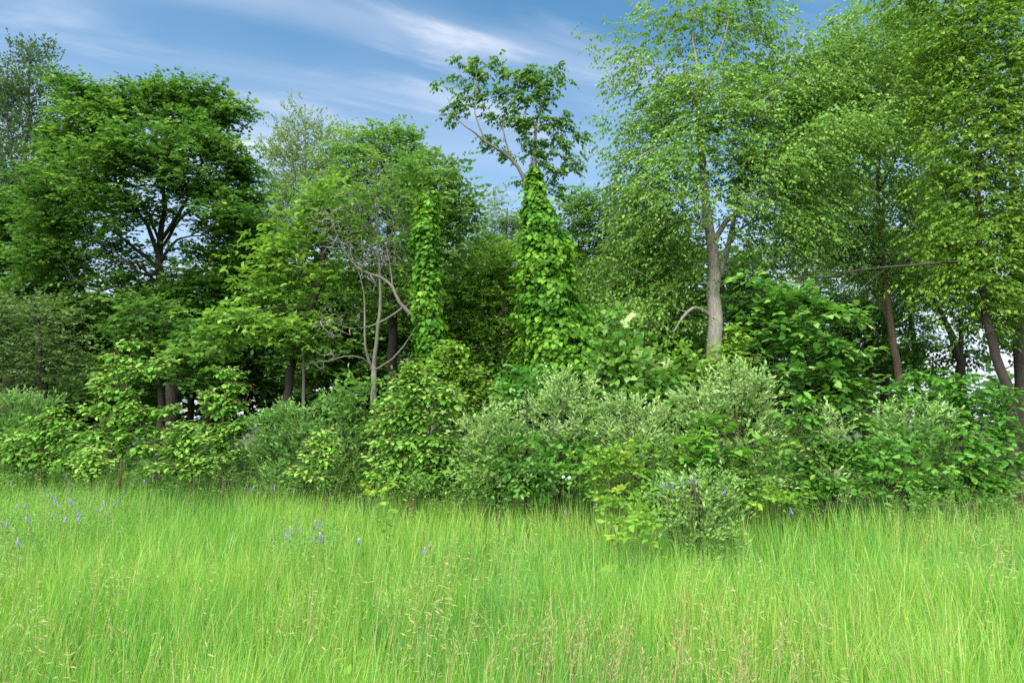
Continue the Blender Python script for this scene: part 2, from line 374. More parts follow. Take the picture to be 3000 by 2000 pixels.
def whorl_frames(T, axis, per, leaf, tint, redtop=None):
    """Large leaves radiating from each shoot end, arching out and down, a few more along the shoot below."""
    n = len(T); k = per
    P = np.repeat(T, k, axis=0); A = np.repeat(axis, k, axis=0)
    o = P - A; o[:, 2] = 0; o = unit(o)
    phi = np.tile(np.arange(k) * 2.4, n) + np.repeat(R.uniform(0, 6.28, n), k) + R.normal(0, 0.3, n * k)
    lev = np.tile(np.arange(k) / k, n)                       # 0 = topmost
    D = np.stack([np.cos(phi), np.sin(phi), 0.06 - 0.62 * lev + R.normal(0, 0.20, n * k)], 1)
    D = unit(D + o * 0.35)
    P = P - o * (lev * 0.20)[:, None] - np.array((0, 0, 1.0)) * (lev * 0.05)[:, None] + unit(D) * 0.03 + R.normal(0, 0.02, P.shape)
    NN = unit(np.array((0, 0, 1.0)) + R.normal(0, 0.28, (n * k, 3)) + unit(D * (1, 1, 0)) * 0.15)
    L = leaf * R.uniform(0.6, 1.15, n * k) * (0.72 + 0.4 * lev)
    TT = np.clip(tint + 0.14 + np.repeat(R.normal(0, 0.08, n), k) + R.normal(0, 0.12, n * k) - 0.12 * lev, 0, 0.80)
    if redtop is not None:
        red = (lev < 0.22) & (R.uniform(0, 1, n * k) < np.repeat(redtop, k))
        TT = np.where(red, R.uniform(0.86, 0.99, n * k), TT); L = np.where(red, L * 0.62, L)
    return P, D, NN, L, TT

def clump_points(clumps, Y, dens, depth=0.8, shell=0.45, feather=0.22):
    pts = []
    for c in clumps:
        px, py, rx, ry = c[:4]; dY = c[4] if len(c) > 4 else 0.0; f = c[5] if len(c) > 5 else 1.0
        m = Y / FPX; c0 = at(px, py, Y + dY); a, b = rx * m, ry * m; cz = depth * max(a, b)
        k = max(2, int(round(dens * f * math.pi * a * b)))
        d = unit(R.normal(0, 1, (k, 3))); r = R.uniform(0, 1, (k, 1)) ** shell
        r = r * np.where(R.uniform(0, 1, (k, 1)) < feather, 1 + np.abs(R.normal(0, 0.38, (k, 1))), 1.0)
        pts.append(c0 + d * r * (a, cz, b))
    return np.concatenate(pts)

def plant(name, label, cat, Y, trunk, clumps, leaf, limbs=(), bark='dark', dens=22, group=None, habit='plate', shp='diamond', size=0.10,
          tw=4, per=7, Ls=0.34, tint=0.45, depth=0.8, parts=0, whorl=0, red=0.0, dead=(), deaddens=12, rtip=0.0045, updown=0.5, step=0.35,
          spread=0.18, minr=0.0, shell=0.45, branchname='branches', wpath=0.22, leafname='crown', rmax=0.09, trunkname='trunk', sides=10):
    """trunk / limbs: [(px, py, radius, dY), ...] in photograph pixels at depth Y; clumps: where the foliage hangs."""
    if whorl: dens *= 3.4; trunk = [(q[0], q[1], q[2] * (.7 if cat == 'sapling' else 1), q[3]) for q in trunk]
    elif cat == 'shrub': dens *= 1.5; tw = int(round(tw * 1.7))
    else: dens *= 1.9; tw = int(round(tw * 1.9)); spread *= 1.3
    base = at(trunk[0][0], 1230, Y + trunk[0][3]); base[2] = 0.0
    first = at(trunk[0][0], trunk[0][1], Y + trunk[0][3])
    tp = [np.array((first[0] * 0.4 + base[0] * 0.6, base[1], -0.05))] if first[2] > 0.15 else []
    tr = [trunk[0][2] * 1.25] if tp else []
    base = np.array((tp[0] if tp else first)); base[2] = 0.0
    for q in trunk: tp.append(at(q[0], q[1], Y + q[3])); tr.append(q[2])
    th = thing(name, label, cat, base, group)
    P, Rr = smooth_path(tp, tr, step)
    Rr = Rr * (1 + 0.45 * np.exp(-np.maximum(0, P[:, 2]) / 0.3) * (Rr > 0.06))
    paths = [(P, Rr, None)]
    tb = Tubes(); tb.add(P, Rr, sides); tb.build(trunkname, BARK[bark], th, base)
    for lb in limbs:
        lp, lr = smooth_path([at(q[0], q[1], Y + q[3]) for q in lb], [q[2] for q in lb], step)
        j = int(np.argmin(((np.concatenate([p[0] for p in paths]) - lp[0]) ** 2).sum(1)))
        root = np.concatenate([p[0] for p in paths])[j]
        if np.linalg.norm(root - lp[0]) > 0.05: lp = np.vstack([root, lp]); lr = np.concatenate([[lr[0]], lr])
        paths.append((lp, lr, None))
        t2 = Tubes(); t2.add(lp, lr, 8 if lr[0] > 0.05 else 6); t2.build('limb', BARK[bark], th, base)
    if clumps:
        AT = clump_points(clumps, Y, dens, depth, shell, 0.06 if whorl else 0.22); AT[:, 2] = np.maximum(AT[:, 2], 0.12)
        A, par, nfix, tips = grow(paths, AT, wpath=wpath, step=step, updown=updown)
        tb = Tubes(); branch_tubes(tb, A, par, nfix, rtip, minr=minr, rmax=rmax); tb.build(branchname, BARK[bark], th, base, 'stuff')
        T = np.array([A[i] for i, _ in tips]); ax = np.stack([np.full(len(T), base[0]), np.full(len(T), base[1]), T[:, 2] * 0.9], 1)
        # lean the axis with the trunk
        idx = np.array([int(np.argmin(np.abs(P[:, 2] - z))) for z in T[:, 2]]); ax[:, :2] = P[idx, :2]
        if whorl:
            top = np.clip((T[:, 2] - np.percentile(T[:, 2], 20)) / (np.ptp(T[:, 2]) + 1e-6), 0, 1)
            fr = whorl_frames(T, ax, whorl, size, tint, red * (0.25 + top) if red else None)
        else:
            fr = spray_frames(T, ax, tw, per, Ls, size, habit, tint, spread)
        if parts: fr = leaf_parts(fr, shp, LEAF[leaf], th, base, parts)
        if len(fr[0]): leaf_object(leafname, fr, shp, LEAF[leaf], th, base)
    if dead:
        AT = clump_points(dead, Y - .35, deaddens * 3.6, depth, 0.5)
        A, par, nfix, tips = grow(paths, AT, wpath=0.10, step=0.24, updown=0.2, jit=0.012)
        tb = Tubes(); branch_tubes(tb, A, par, nfix, 0.0044, 2.7); tb.build('bare_twigs', BARK['twig'], th, base, 'stuff')
    return th

# ------------------------------------------------------------------ ground
def edge_depth(x):
    return np.interp(x, [-20, -8.2, -2.4, 0, 2.2, 6.2, 20], [11.6, 11.1, 9.9, 9.4, 8.9, 8.3, 7.8])
def hill(x, y):
    return 0.03 * np.sin(x * 0.9 + 1) * np.sin(y * 0.7) + 0.02 * np.sin(x * 2.1 - y * 1.3) + 0.15 * np.clip((-1.0 - x) / 5, 0, 1) * np.clip((y - 5) / 5, 0, 1)
def build_ground():
    m, t = new_mat('meadow soil and leaf litter')
    tc = t.nodes.new('ShaderNodeTexCoord')
    n = t.nodes.new('ShaderNodeTexNoise'); n.inputs['Scale'].default_value = 6; n.inputs['Detail'].default_value = 9; n.inputs['Roughness'].default_value = 0.7
    t.links.new(tc.outputs['Object'], n.inputs['Vector'])
    r = ramp_node(t, [(0.3, (0.018, 0.020, 0.009)), (0.5, (0.045, 0.048, 0.018)), (0.62, (0.05, 0.075, 0.02)), (0.75, (0.10, 0.080, 0.045))])
    t.links.new(n.outputs[0], r.inputs[0])
    p = t.nodes.new('ShaderNodeBsdfPrincipled'); p.inputs['Roughness'].default_value = 0.95; t.links.new(r.outputs[0], p.inputs['Base Color'])
    b = t.nodes.new('ShaderNodeBump'); b.inputs['Distance'].default_value = 0.05; t.links.new(n.outputs[0], b.inputs['Height']); t.links.new(b.outputs[0], p.inputs['Normal'])
    o = t.nodes.new('ShaderNodeOutputMaterial'); t.links.new(p.outputs[0], o.inputs[0])
    g = np.unique(np.concatenate([-np.geomspace(24, 900, 24), np.linspace(-24, 24, 65), np.geomspace(24, 900, 24)]))
    gx, gy = np.meshgrid(g, g, indexing='ij'); fall = np.exp(-(gx ** 2 + gy ** 2) / 900)
    V = np.stack([gx, gy, hill(gx, gy) * fall], -1).reshape(-1, 3); k = len(g)
    i, j = np.meshgrid(np.arange(k - 1), np.arange(k - 1), indexing='ij'); a = (i * k + j).ravel()
    F = np.stack([a, a + k, a + k + 1, a + 1], 1)
    o = link('ground', make_mesh('ground', V, F, m, smooth=True), None, 'structure')
    o['label'] = 'soil and leaf litter under the meadow grass and trees'
build_ground()

# ------------------------------------------------------------------ tall trees of the wood edge
exec_order = None
plant('slender_tree', 'thin upright airy tree with dusky leaves and see-through crown at the sky edge', 'tree', 22,
      [(60, 1180, .13, 0), (62, 800, .10, 0), (72, 500, .06, 0), (85, 300, .03, 0), (88, 150, .012, 0)],
      [(105, 170, 42, 60, 0, .8), (60, 260, 75, 80, 0, .7), (150, 270, 45, 60, 0, .6), (15, 330, 70, 110, 0, .8), (100, 380, 90, 80, 0, .6), (20, 500, 90, 100, 0, .8),
       (110, 520, 100, 90, 0, .7), (50, 640, 110, 90), (150, 640, 90, 80)],
      'ash', limbs=[[(66, 620, .06, 0), (30, 430, .035, -.5), (10, 250, .012, -.6)], [(66, 560, .05, 0), (120, 380, .03, .6), (150, 230, .01, .8)]],
      habit='upright', dens=17, size=0.105, tw=4, per=6, Ls=0.35, tint=0.35, updown=1.2)
plant('maple_tree', 'large dark green maple with broad rounded crown and forked limbs showing against sky', 'tree', 18,
      [(505, 1190, 0.144, 0), (490, 1000, 0.1224, 0), (472, 880, 0.1116, 0), (466, 780, 0.1008, 0), (470, 690, 0.0792, 0), (482, 610, 0.0612, 0), (470, 480, 0.036, 0), (440, 330, 0.0144, 0)],
      [(250, 290, 75, 60), (225, 250, 30, 30), (360, 300, 90, 50), (300, 380, 130, 70), (440, 320, 80, 50), (480, 270, 45, 30), (545, 290, 70, 45), (600, 270, 40, 30), (640, 320, 55, 40), (680, 330, 35, 25),
       (560, 370, 110, 60), (430, 430, 130, 70, -1.2), (200, 430, 80, 70), (620, 440, 95, 60, -.8), (300, 500, 140, 60, -1), (520, 520, 120, 50, -1.2), (680, 510, 70, 60), (190, 570, 110, 70),
       (350, 590, 120, 45, -1), (620, 590, 110, 50, -.6), (720, 590, 60, 50), (180, 650, 100, 45), (350, 650, 60, 25, -1), (660, 670, 100, 55), (760, 680, 45, 50), (590, 740, 90, 45), (700, 770, 90, 50),
       (150, 760, 110, 60), (560, 830, 90, 50), (480, 880, 90, 40), (660, 850, 100, 50), (90, 850, 90, 50), (240, 900, 90, 35), (690, 630, 80, 45, -1.3), (740, 720, 60, 45, -.6), (560, 900, 110, 40, .2), (350, 740, 120, 60, .5, .55), (470, 640, 60, 40, .5, .4), (420, 820, 100, 40, .3, .5), (300, 830, 90, 40, .3, .5), (560, 1010, 110, 40, .4)],
      'maple', limbs=[[(472, 850, .05, 0), (400, 770, .035, -.5), (320, 770, .02, -.9), (250, 740, .008, -1)], [(474, 760, .05, 0), (520, 700, .03, -.4), (600, 690, .012, -.8)], [(470, 720, .045, 0), (440, 640, .03, .5), (400, 560, .012, .8)],[(468, 760, 0.072, 0), (430, 660, 0.0504, -.4), (370, 580, 0.036, -.7), (290, 480, 0.0216, -.8), (240, 330, 0.0108, -.6)],
                      [(466, 790, 0.0648, 0), (400, 730, 0.0468, .3), (320, 670, 0.0324, .5), (230, 600, 0.0144, .6)],
                      [(475, 700, 0.0576, 0), (540, 600, 0.0396, -.3), (590, 480, 0.0252, -.6), (620, 340, 0.0108, -.5)],
                      [(470, 800, 0.0576, 0), (410, 800, 0.036, -.6), (330, 730, 0.0216, -.8), (260, 690, 0.0108, -.8)],
                      [(478, 720, 0.0504, 0), (530, 640, 0.036, .5), (640, 560, 0.0216, .8), (720, 500, 0.00864, .7)]],
      habit='plate', dens=19, shp='wide', size=0.105, tw=4, per=7, Ls=0.36, tint=0.46)
plant('shade_tree', 'deep green tree filling the corner beneath the thin upright tree', 'tree', 20,
      [(25, 1180, .16, 0), (35, 950, .13, 0), (55, 760, .10, 0), (60, 600, .05, 0)],
      [(40, 620, 110, 60), (120, 690, 110, 60), (0, 740, 130, 80), (130, 800, 120, 60), (20, 870, 130, 70), (180, 900, 110, 50), (60, 980, 120, 60), (270, 960, 110, 50), (170, 1010, 110, 50)],
      'dark', habit='plate', dens=16, shp='wide', size=0.12, tint=0.45)
plant('understory_tree', 'dull olive green small tree under the maple at the shaded edge', 'tree', 14.5,
      [(130, 1200, .09, 0), (120, 1080, .07, 0), (110, 960, .05, 0), (100, 880, .02, 0)],
      [(60, 900, 90, 35), (150, 920, 80, 30), (30, 970, 90, 35), (130, 1000, 100, 35), (40, 1050, 100, 40), (190, 1060, 90, 35), (-60, 960, 90, 90), (240, 1120, 70, 30), (80, 1110, 100, 35)],
      'ash', habit='plate', dens=20, size=0.085, tint=0.62, tw=4, per=7)
for k, (x, Y, lab, cl, lf) in enumerate([
    (330, 21, 'dim green tree low behind the maple trunk, nearest the tiered red-tipped sapling', [(330, 980, 110, 60), (420, 920, 90, 40), (260, 1040, 100, 50), (400, 1060, 120, 60), (330, 1130, 140, 50)], 'dark'),
    (610, 22, 'shaded tree between maple and dead grey limbs with dark low foliage', [(560, 930, 110, 60), (680, 900, 110, 60), (760, 850, 80, 60), (620, 1010, 130, 60), (760, 960, 100, 60), (540, 1090, 120, 60), (700, 1090, 120, 60), (780, 780, 70, 50)], 'dark'),
    (1010, 21, 'dim woodland tree behind the grey trunk with bare twigs', [(960, 880, 110, 60), (1060, 900, 100, 60), (900, 980, 100, 60), (1010, 1010, 120, 60), (1140, 980, 110, 60), (930, 1090, 120, 50), (1100, 1090, 130, 50), (1180, 880, 90, 70), (1170, 780, 80, 50)], 'dark'),
]):
    plant('woodland_tree', lab, 'tree', Y, [(x, 1190, .13, 0), (x + 10, 1050, .11, 0), (x + 5, 940, .07, 0), (x + 15, 860, .03, 0)], cl, lf, dens=13, shp='wide', size=0.13, tint=0.58, group='dim trees inside the wood')
plant('understory_tree', 'shaded leafy small tree hiding the foot of the maple', 'tree', 15.5,
      [(470, 1200, .07, 0), (465, 1080, .06, 0), (455, 980, .04, 0), (450, 900, .015, 0)],
      [(450, 900, 80, 28, 0, .7), (390, 950, 80, 30), (520, 960, 80, 30), (450, 1000, 100, 34), (560, 1040, 80, 34), (380, 1050, 90, 34), (480, 1090, 110, 34), (600, 1110, 80, 30), (350, 1120, 90, 30), (640, 1010, 60, 30)],
      'dark', habit='plate', dens=15, shp='wide', size=0.11, tint=0.52, tw=4, per=7)
plant('poplar_tree', 'pale yellow green feathery poplar rising behind the bare-twigged tree', 'tree', 26,
      [(870, 1180, .15, 0), (880, 800, .11, 0), (890, 600, .07, 0), (895, 450, .035, 0), (893, 340, .01, 0)],
      [(895, 350, 50, 28, 0, .6), (880, 400, 70, 40, 0, .8), (850, 460, 75, 50, 0, .9), (960, 420, 50, 50, 0, .6), (940, 500, 70, 60), (840, 550, 80, 60), (920, 600, 90, 60), (800, 640, 70, 60, 0, .8), (870, 690, 100, 60), (770, 740, 60, 50, 0, .7), (990, 560, 60, 70, 0, .8), (1010, 680, 80, 80), (820, 480, 30, 80, 0, .4), (1000, 400, 30, 40, 0, .4)],
      'pale', limbs=[[(882, 780, .05, 0), (830, 600, .03, -.4), (835, 430, .01, -.5)], [(886, 700, .05, 0), (960, 540, .03, .4), (980, 400, .01, .5)]],
      bark='grey', habit='upright', dens=11, size=0.105, tw=4, per=7, Ls=0.40, tint=0.5, updown=1.0)
plant('tiered_tree', 'bright leafy small tree with flat layered boughs and leaning dark trunk', 'tree', 13.5,
      [(838, 1200, .085, 0), (850, 1100, .08, 0), (872, 1000, .072, 0), (905, 910, .066, 0), (935, 845, .055, 0), (950, 730, .04, 0), (965, 620, .02, 0)],
      [(985, 570, 90, 22), (920, 600, 70, 18), (940, 640, 110, 22), (860, 690, 70, 20), (1000, 680, 80, 25), (900, 730, 110, 24), (810, 760, 70, 20), (830, 800, 100, 22), (740, 815, 55, 18), (930, 810, 90, 24),
       (860, 870, 100, 24), (720, 920, 60, 18, -.8), (780, 930, 90, 22, -.8), (660, 960, 60, 18, -1), (640, 1000, 50, 18, -1), (830, 985, 90, 20, -.6), (900, 950, 70, 22), (750, 1000, 60, 18, -.8), (610, 1040, 40, 15, -1), (800, 880, 70, 22), (870, 1050, 60, 18)],
      'tier', limbs=[[(900, 915, .04, 0), (850, 900, .03, -.3), (760, 910, .02, -.7), (660, 950, .01, -1)], [(930, 850, .035, 0), (880, 790, .025, -.2), (800, 770, .012, -.4)],
                     [(950, 740, .025, 0), (900, 690, .018, -.2), (850, 680, .008, -.3)], [(870, 1010, .03, 0), (840, 985, .02, -.4), (780, 985, .01, -.7)]],
      habit='plate', dens=22, shp='oval', size=0.135, tw=3, per=6, Ls=0.30, tint=0.56, depth=0.7)
plant('thin_stem_tree', 'spindly grey sapling stem standing beside the leaning dark trunk', 'tree', 13.2,
      [(888, 1190, .032, 0), (890, 1100, .028, 0), (888, 1030, .022, 0), (880, 960, .015, 0), (862, 880, .006, 0)],
      [(880, 1010, 40, 18), (900, 960, 40, 18), (865, 930, 40, 20)], 'mid', bark='grey', dens=14, size=0.10, tint=0.5)
plant('leafy_tree', 'mid green tree behind the bare grey twigs, top touching the open sky', 'tree', 15.5,
      [(1150, 1190, .12, 0), (1148, 900, .10, 0), (1140, 700, .07, 0), (1130, 540, .04, 0), (1120, 420, .015, 0)],
      [(1080, 405, 60, 35), (1040, 440, 50, 40), (1160, 410, 50, 25), (1190, 440, 50, 40), (1110, 470, 90, 40), (1060, 530, 80, 50), (1180, 520, 80, 50), (1120, 590, 110, 50, 0, .8), (1040, 640, 90, 50), (1190, 640, 80, 60), (1080, 720, 110, 50, 0, .7), (1180, 750, 80, 50), (1130, 820, 100, 50, 0, .7), (1040, 800, 80, 50, 0, .8), (1150, 900, 110, 50), (1030, 560, 60, 24, -3.2, .5), (1000, 610, 50, 20, -3.2, .5), (1060, 480, 50, 24, -3.2, .5), (1180, 600, 50, 40, -3.2, .5), (1130, 700, 40, 30, -3.2, .3), (1210, 520, 50, 40, -3.2, .8), (1160, 800, 40, 30, -3, .4)],
      'mid', limbs=[[(1144, 760, .05, 0), (1070, 620, .03, -.3), (1050, 480, .012, -.3)], [(1140, 680, .05, 0), (1190, 560, .03, .2), (1190, 460, .01, .2)]],
      dens=18, shp='diamond', size=0.098, tint=0.55, tw=5)
plant('bare_tree', 'grey forked tree with leafless silvery twigs standing in front of green crown', 'tree', 12.8,
      [(1096, 1120, 0.05481, 0), (1094, 1085, 0.05041, 0), (1100, 1040, 0.03858, 0), (1108, 960, 0.03419, 0), (1116, 860, 0.02893, 0), (1110, 760, 0.0228, 0), (1104, 660, 0.01578, 0), (1102, 560, 0.009643, 0), (1100, 470, 0.003507, 0)],
      [], 'mid', bark='dead', limbs=[[(1088, 1080, 0.03288, 0), (1072, 1020, 0.0228, -.1), (1068, 940, 0.01973, -.1), (1066, 860, 0.01315, 0), (1050, 790, 0.006576, 0)],
                                     [(1086, 1075, 0.0228, 0), (1060, 1048, 0.01754, -.3), (1010, 1044, 0.01315, -.5), (965, 1058, 0.006576, -.7)],
                                     [(1104, 1080, 0.02192, 0), (1150, 1050, 0.01842, .1), (1185, 1010, 0.01578, .2), (1215, 965, 0.008766, .2)],
                                     [(1112, 800, 0.01403, 0), (1145, 700, 0.009643, -.2), (1165, 590, 0.004384, -.2)],
                                     [(1106, 700, 0.01315, 0), (1050, 620, 0.00789, -.2), (1030, 520, 0.003507, -.3)]],
      dead=[(1080, 520, 80, 60), (1140, 560, 70, 80), (1040, 600, 70, 70), (1110, 660, 90, 70), (1170, 640, 50, 70), (1020, 690, 60, 50), (1100, 760, 70, 60), (1150, 740, 60, 60), (940, 1060, 40, 35, -.7, 1.3), (980, 1040, 30, 25, -.6, 1.3), (1090, 450, 50, 40)], deaddens=42)
plant('leaning_dead_tree', 'weathered limb arching out of vine leaves with fans of bare grey twigs', 'tree', 12.0,
      [(1268, 1160, 0.0474, 0), (1262, 1050, 0.04029, 0), (1250, 985, 0.03697, 0), (1225, 945, 0.03413, -.1), (1190, 905, 0.03128, -.2), (1168, 885, 0.02844, -.2), (1150, 840, 0.02465, -.2), (1115, 812, 0.0218, -.2), (1065, 795, 0.01801, -.3), (1030, 765, 0.01422, -.3), (1005, 725, 0.01043, -.4), (975, 660, 0.006635, -.5), (945, 600, 0.002844, -.5)],
      [], 'mid', bark='dead', limbs=[[(1175, 905, 0.01611, -.2), (1130, 935, 0.01422, -.4), (1085, 955, 0.01137, -.5), (1030, 962, 0.007583, -.6), (975, 945, 0.003792, -.7)],
                                     [(1150, 845, 0.01422, -.2), (1142, 770, 0.01043, -.1), (1130, 720, 0.00474, -.1)],
                                     [(1185, 900, 0.009479, -.2), (1215, 880, 0.006635, -.2), (1255, 860, 0.002844, -.2)]],
      dead=[(960, 930, 45, 40, -.7, 1.2), (990, 975, 50, 25, -.7, 1.2), (1040, 920, 40, 30, -.5), (930, 960, 30, 25, -.7), (1060, 740, 50, 50, -.3), (960, 700, 50, 50, -.4), (1000, 640, 50, 40, -.4), (940, 640, 40, 50, -.5), (1130, 740, 50, 50, -.1), (1090, 830, 40, 30, -.2)], deaddens=36)
plant('young_tree', 'light green leafy tree with side sprays next to the vine-hung dead trunk', 'tree', 14.2,
      [(1275, 1180, .09, 0), (1270, 950, .08, 0), (1272, 760, .06, 0), (1275, 600, .035, 0), (1260, 480, .012, 0)],
      [(1250, 490, 45, 35), (1225, 540, 50, 40), (1295, 520, 40, 50), (1270, 580, 60, 45), (1310, 600, 50, 40), (1330, 630, 50, 30), (1230, 630, 50, 50), (1290, 680, 60, 40), (1390, 630, 35, 15, 0, .7), (1240, 720, 60, 40), (1290, 760, 50, 40, 0, .7), (1270, 850, 60, 50, 0, .7)],
      'mid', dens=22, shp='diamond', size=0.12, tint=0.6, habit='mix')
for k, (x, Y, lab, cl, lf, tn) in enumerate([
    (1360, 17.5, 'dark small tree with drooping shaded boughs left of the vine-covered trunk', [(1350, 740, 70, 35), (1390, 770, 70, 35), (1330, 800, 70, 40), (1390, 830, 70, 40), (1420, 720, 45, 25)], 'dark', .45),
    (1480, 22, 'sparse tree spire with tiny pale leaves between the vine-hung trunks', [(1455, 590, 22, 40, 0, .7), (1470, 650, 40, 40, 0, .8), (1440, 700, 60, 40), (1500, 730, 70, 50), (1520, 660, 40, 50, 0, .8), (1450, 780, 80, 50)], 'pale', .4),
    (1440, 15.8, 'soft mid green tree with airy foliage low behind the vine-hung trunks', [(1420, 800, 80, 50), (1510, 800, 70, 50), (1380, 880, 100, 60), (1480, 880, 100, 60), (1400, 970, 110, 60), (1520, 970, 90, 60), (1440, 1060, 120, 60), (1340, 1010, 80, 60), (1330, 930, 80, 50), (1300, 1060, 80, 40), (1470, 740, 50, 30), (1340, 850, 70, 40)], 'tier', .62),
    (1770, 17, 'dense dark green tree close behind the tall vine-covered trunk', [(1740, 590, 60, 30), (1690, 620, 60, 40), (1790, 620, 60, 45), (1740, 670, 90, 40), (1690, 720, 60, 50), (1810, 720, 90, 50), (1740, 790, 90, 50), (1840, 800, 90, 50)], 'maple', .55),
    (1850, 16, 'mid green tree with drooping boughs filling behind the large trunk', [(1880, 690, 90, 50), (1950, 740, 90, 50), (1830, 800, 100, 50), (1920, 840, 100, 50), (1790, 880, 90, 50), (1900, 930, 100, 50), (1980, 980, 100, 50), (1800, 980, 110, 50), (1880, 1040, 110, 40), (2010, 1060, 90, 40)], 'elm', .30),
    (2240, 19, 'dark tree standing deep in shade right behind the thick grey trunk', [(2180, 780, 80, 60), (2200, 900, 90, 70), (2150, 1000, 90, 70), (2280, 1000, 100, 70), (2320, 870, 90, 60), (2180, 1080, 110, 50), (2040, 1000, 80, 70)], 'dark', .35),
    (2590, 19.5, 'light green tree showing between the lanky stems, behind the elm limbs', [(2380, 320, 80, 50), (2480, 420, 90, 50), (2590, 330, 90, 50), (2690, 400, 90, 50), (2420, 520, 90, 50), (2540, 560, 90, 50), (2660, 560, 90, 50), (2780, 520, 80, 50), (2780, 300, 80, 60), (2380, 640, 90, 50), (2500, 680, 90, 50), (2620, 700, 90, 50), (2740, 680, 90, 50), (2440, 780, 90, 40), (2580, 800, 90, 40), (2700, 800, 80, 40), (2800, 640, 60, 50), (2640, 200, 90, 60), (2520, 230, 80, 60)], 'elm', .5),
    (2540, 18, 'shaded tree showing thin stems behind broad leaved bush', [(2460, 880, 90, 50), (2560, 900, 90, 50), (2520, 980, 100, 50), (2430, 1000, 90, 60), (2560, 1060, 100, 40), (2640, 850, 80, 40)], 'dark', .45),
]):
    plant('background_tree', lab, 'tree', Y, [(x, 1190, .12, 0), (x + 4, 1000, .10, 0), (x - 4, 850, .07, 0), (x + 6, min(c[1] for c in cl) + 20, .02, 0)], cl, lf, dens=18, size=0.095, tw=5,
          tint=tn + .05, shp='diamond', habit='droop' if lf in ('elm', 'ash') else 'plate', group='trees of the second row')

plant('tall_sparse_tree', 'tall tree with open crooked grey limbs and sparse leaf tufts above vine column', 'tree', 13.2,
      [(1628, 1180, 0.1088, 0), (1612, 950, 0.0952, 0), (1596, 760, 0.0816, 0), (1580, 640, 0.068, 0), (1570, 560, 0.0578, 0), (1568, 510, 0.0476, 0), (1566, 414, 0.034, 0), (1576, 338, 0.02176, 0), (1600, 290, 0.0102, 0), (1612, 240, 0.00408, 0)],
      [(1545, 205, 45, 22), (1530, 240, 40, 30), (1580, 240, 50, 30), (1590, 290, 45, 30), (1635, 235, 30, 18), (1610, 200, 30, 14, 0, .7), (1295, 243, 20, 14), (1345, 235, 18, 28, 0, .7), (1395, 165, 18, 22), (1395, 205, 22, 30), (1340, 185, 12, 20, 0, .7), (1450, 180, 12, 10), (1425, 215, 25, 25, 0, .8), (1480, 205, 22, 20, 0, .8), (1350, 310, 45, 28, 0, .7), (1335, 350, 25, 22, 0, .7), (1395, 280, 35, 35, 0, .7), (1475, 265, 35, 25), (1520, 300, 45, 30), (1500, 350, 45, 35, 0, .7), (1440, 330, 30, 30, 0, .6),
       (1550, 370, 40, 35, 0, .7), (1430, 420, 40, 25, 0, .7), (1480, 440, 35, 30, 0, .5), (1600, 370, 35, 25), (1640, 350, 40, 25), (1650, 410, 50, 25, 0, .8), (1690, 395, 20, 20), (1560, 430, 40, 40, 0, .7), (1590, 460, 40, 30, 0, .7), (1660, 460, 40, 25, 0, .8), (1620, 500, 45, 30, 0, .8), (1690, 490, 20, 15, 0, .8), (1640, 550, 45, 25, 0, .7), (1530, 520, 25, 30, 0, .5)],
      'mid', bark='grey', limbs=[[(1572, 575, 0.0442, 0), (1545, 545, 0.0408, -.1), (1519, 491, 0.03536, -.2), (1474, 446, 0.02992, -.3), (1423, 414, 0.02312, -.4), (1385, 385, 0.01632, -.5), (1345, 355, 0.0102, -.5), (1310, 285, 0.00408, -.5)],
                                  [(1423, 414, 0.01632, -.4), (1391, 332, 0.01224, -.4), (1397, 255, 0.00816, -.4), (1392, 190, 0.0034, -.4)],
                                  [(1500, 470, 0.0204, -.2), (1472, 376, 0.01496, -.1), (1493, 319, 0.01088, 0), (1528, 262, 0.00544, 0)],
                                  [(1568, 500, 0.0204, 0), (1620, 440, 0.0136, .3), (1655, 380, 0.00544, .4)], [(1574, 560, 0.0204, 0), (1620, 530, 0.0136, .2), (1665, 480, 0.00544, .3)]],
      dens=30, shp='diamond', size=0.088, tw=3, per=6, Ls=0.15, tint=0.50, habit='droop', spread=0.05, updown=0.3, wpath=0.1)
def elm_air(c):
    c = list(c) + [0.0, 1.0][len(c) - 4:]
    if c[1] < 235 and c[0] < 2330: c[5] *= .62                       # the thin top against the sky
    if 2010 < c[0] < 2125 and 240 < c[1] < 720: c[4], c[5] = (0.9, c[5] * .7) if c[1] > 470 else (-.5, c[5] * .8)   # the trunk shows through here
    return tuple(c)
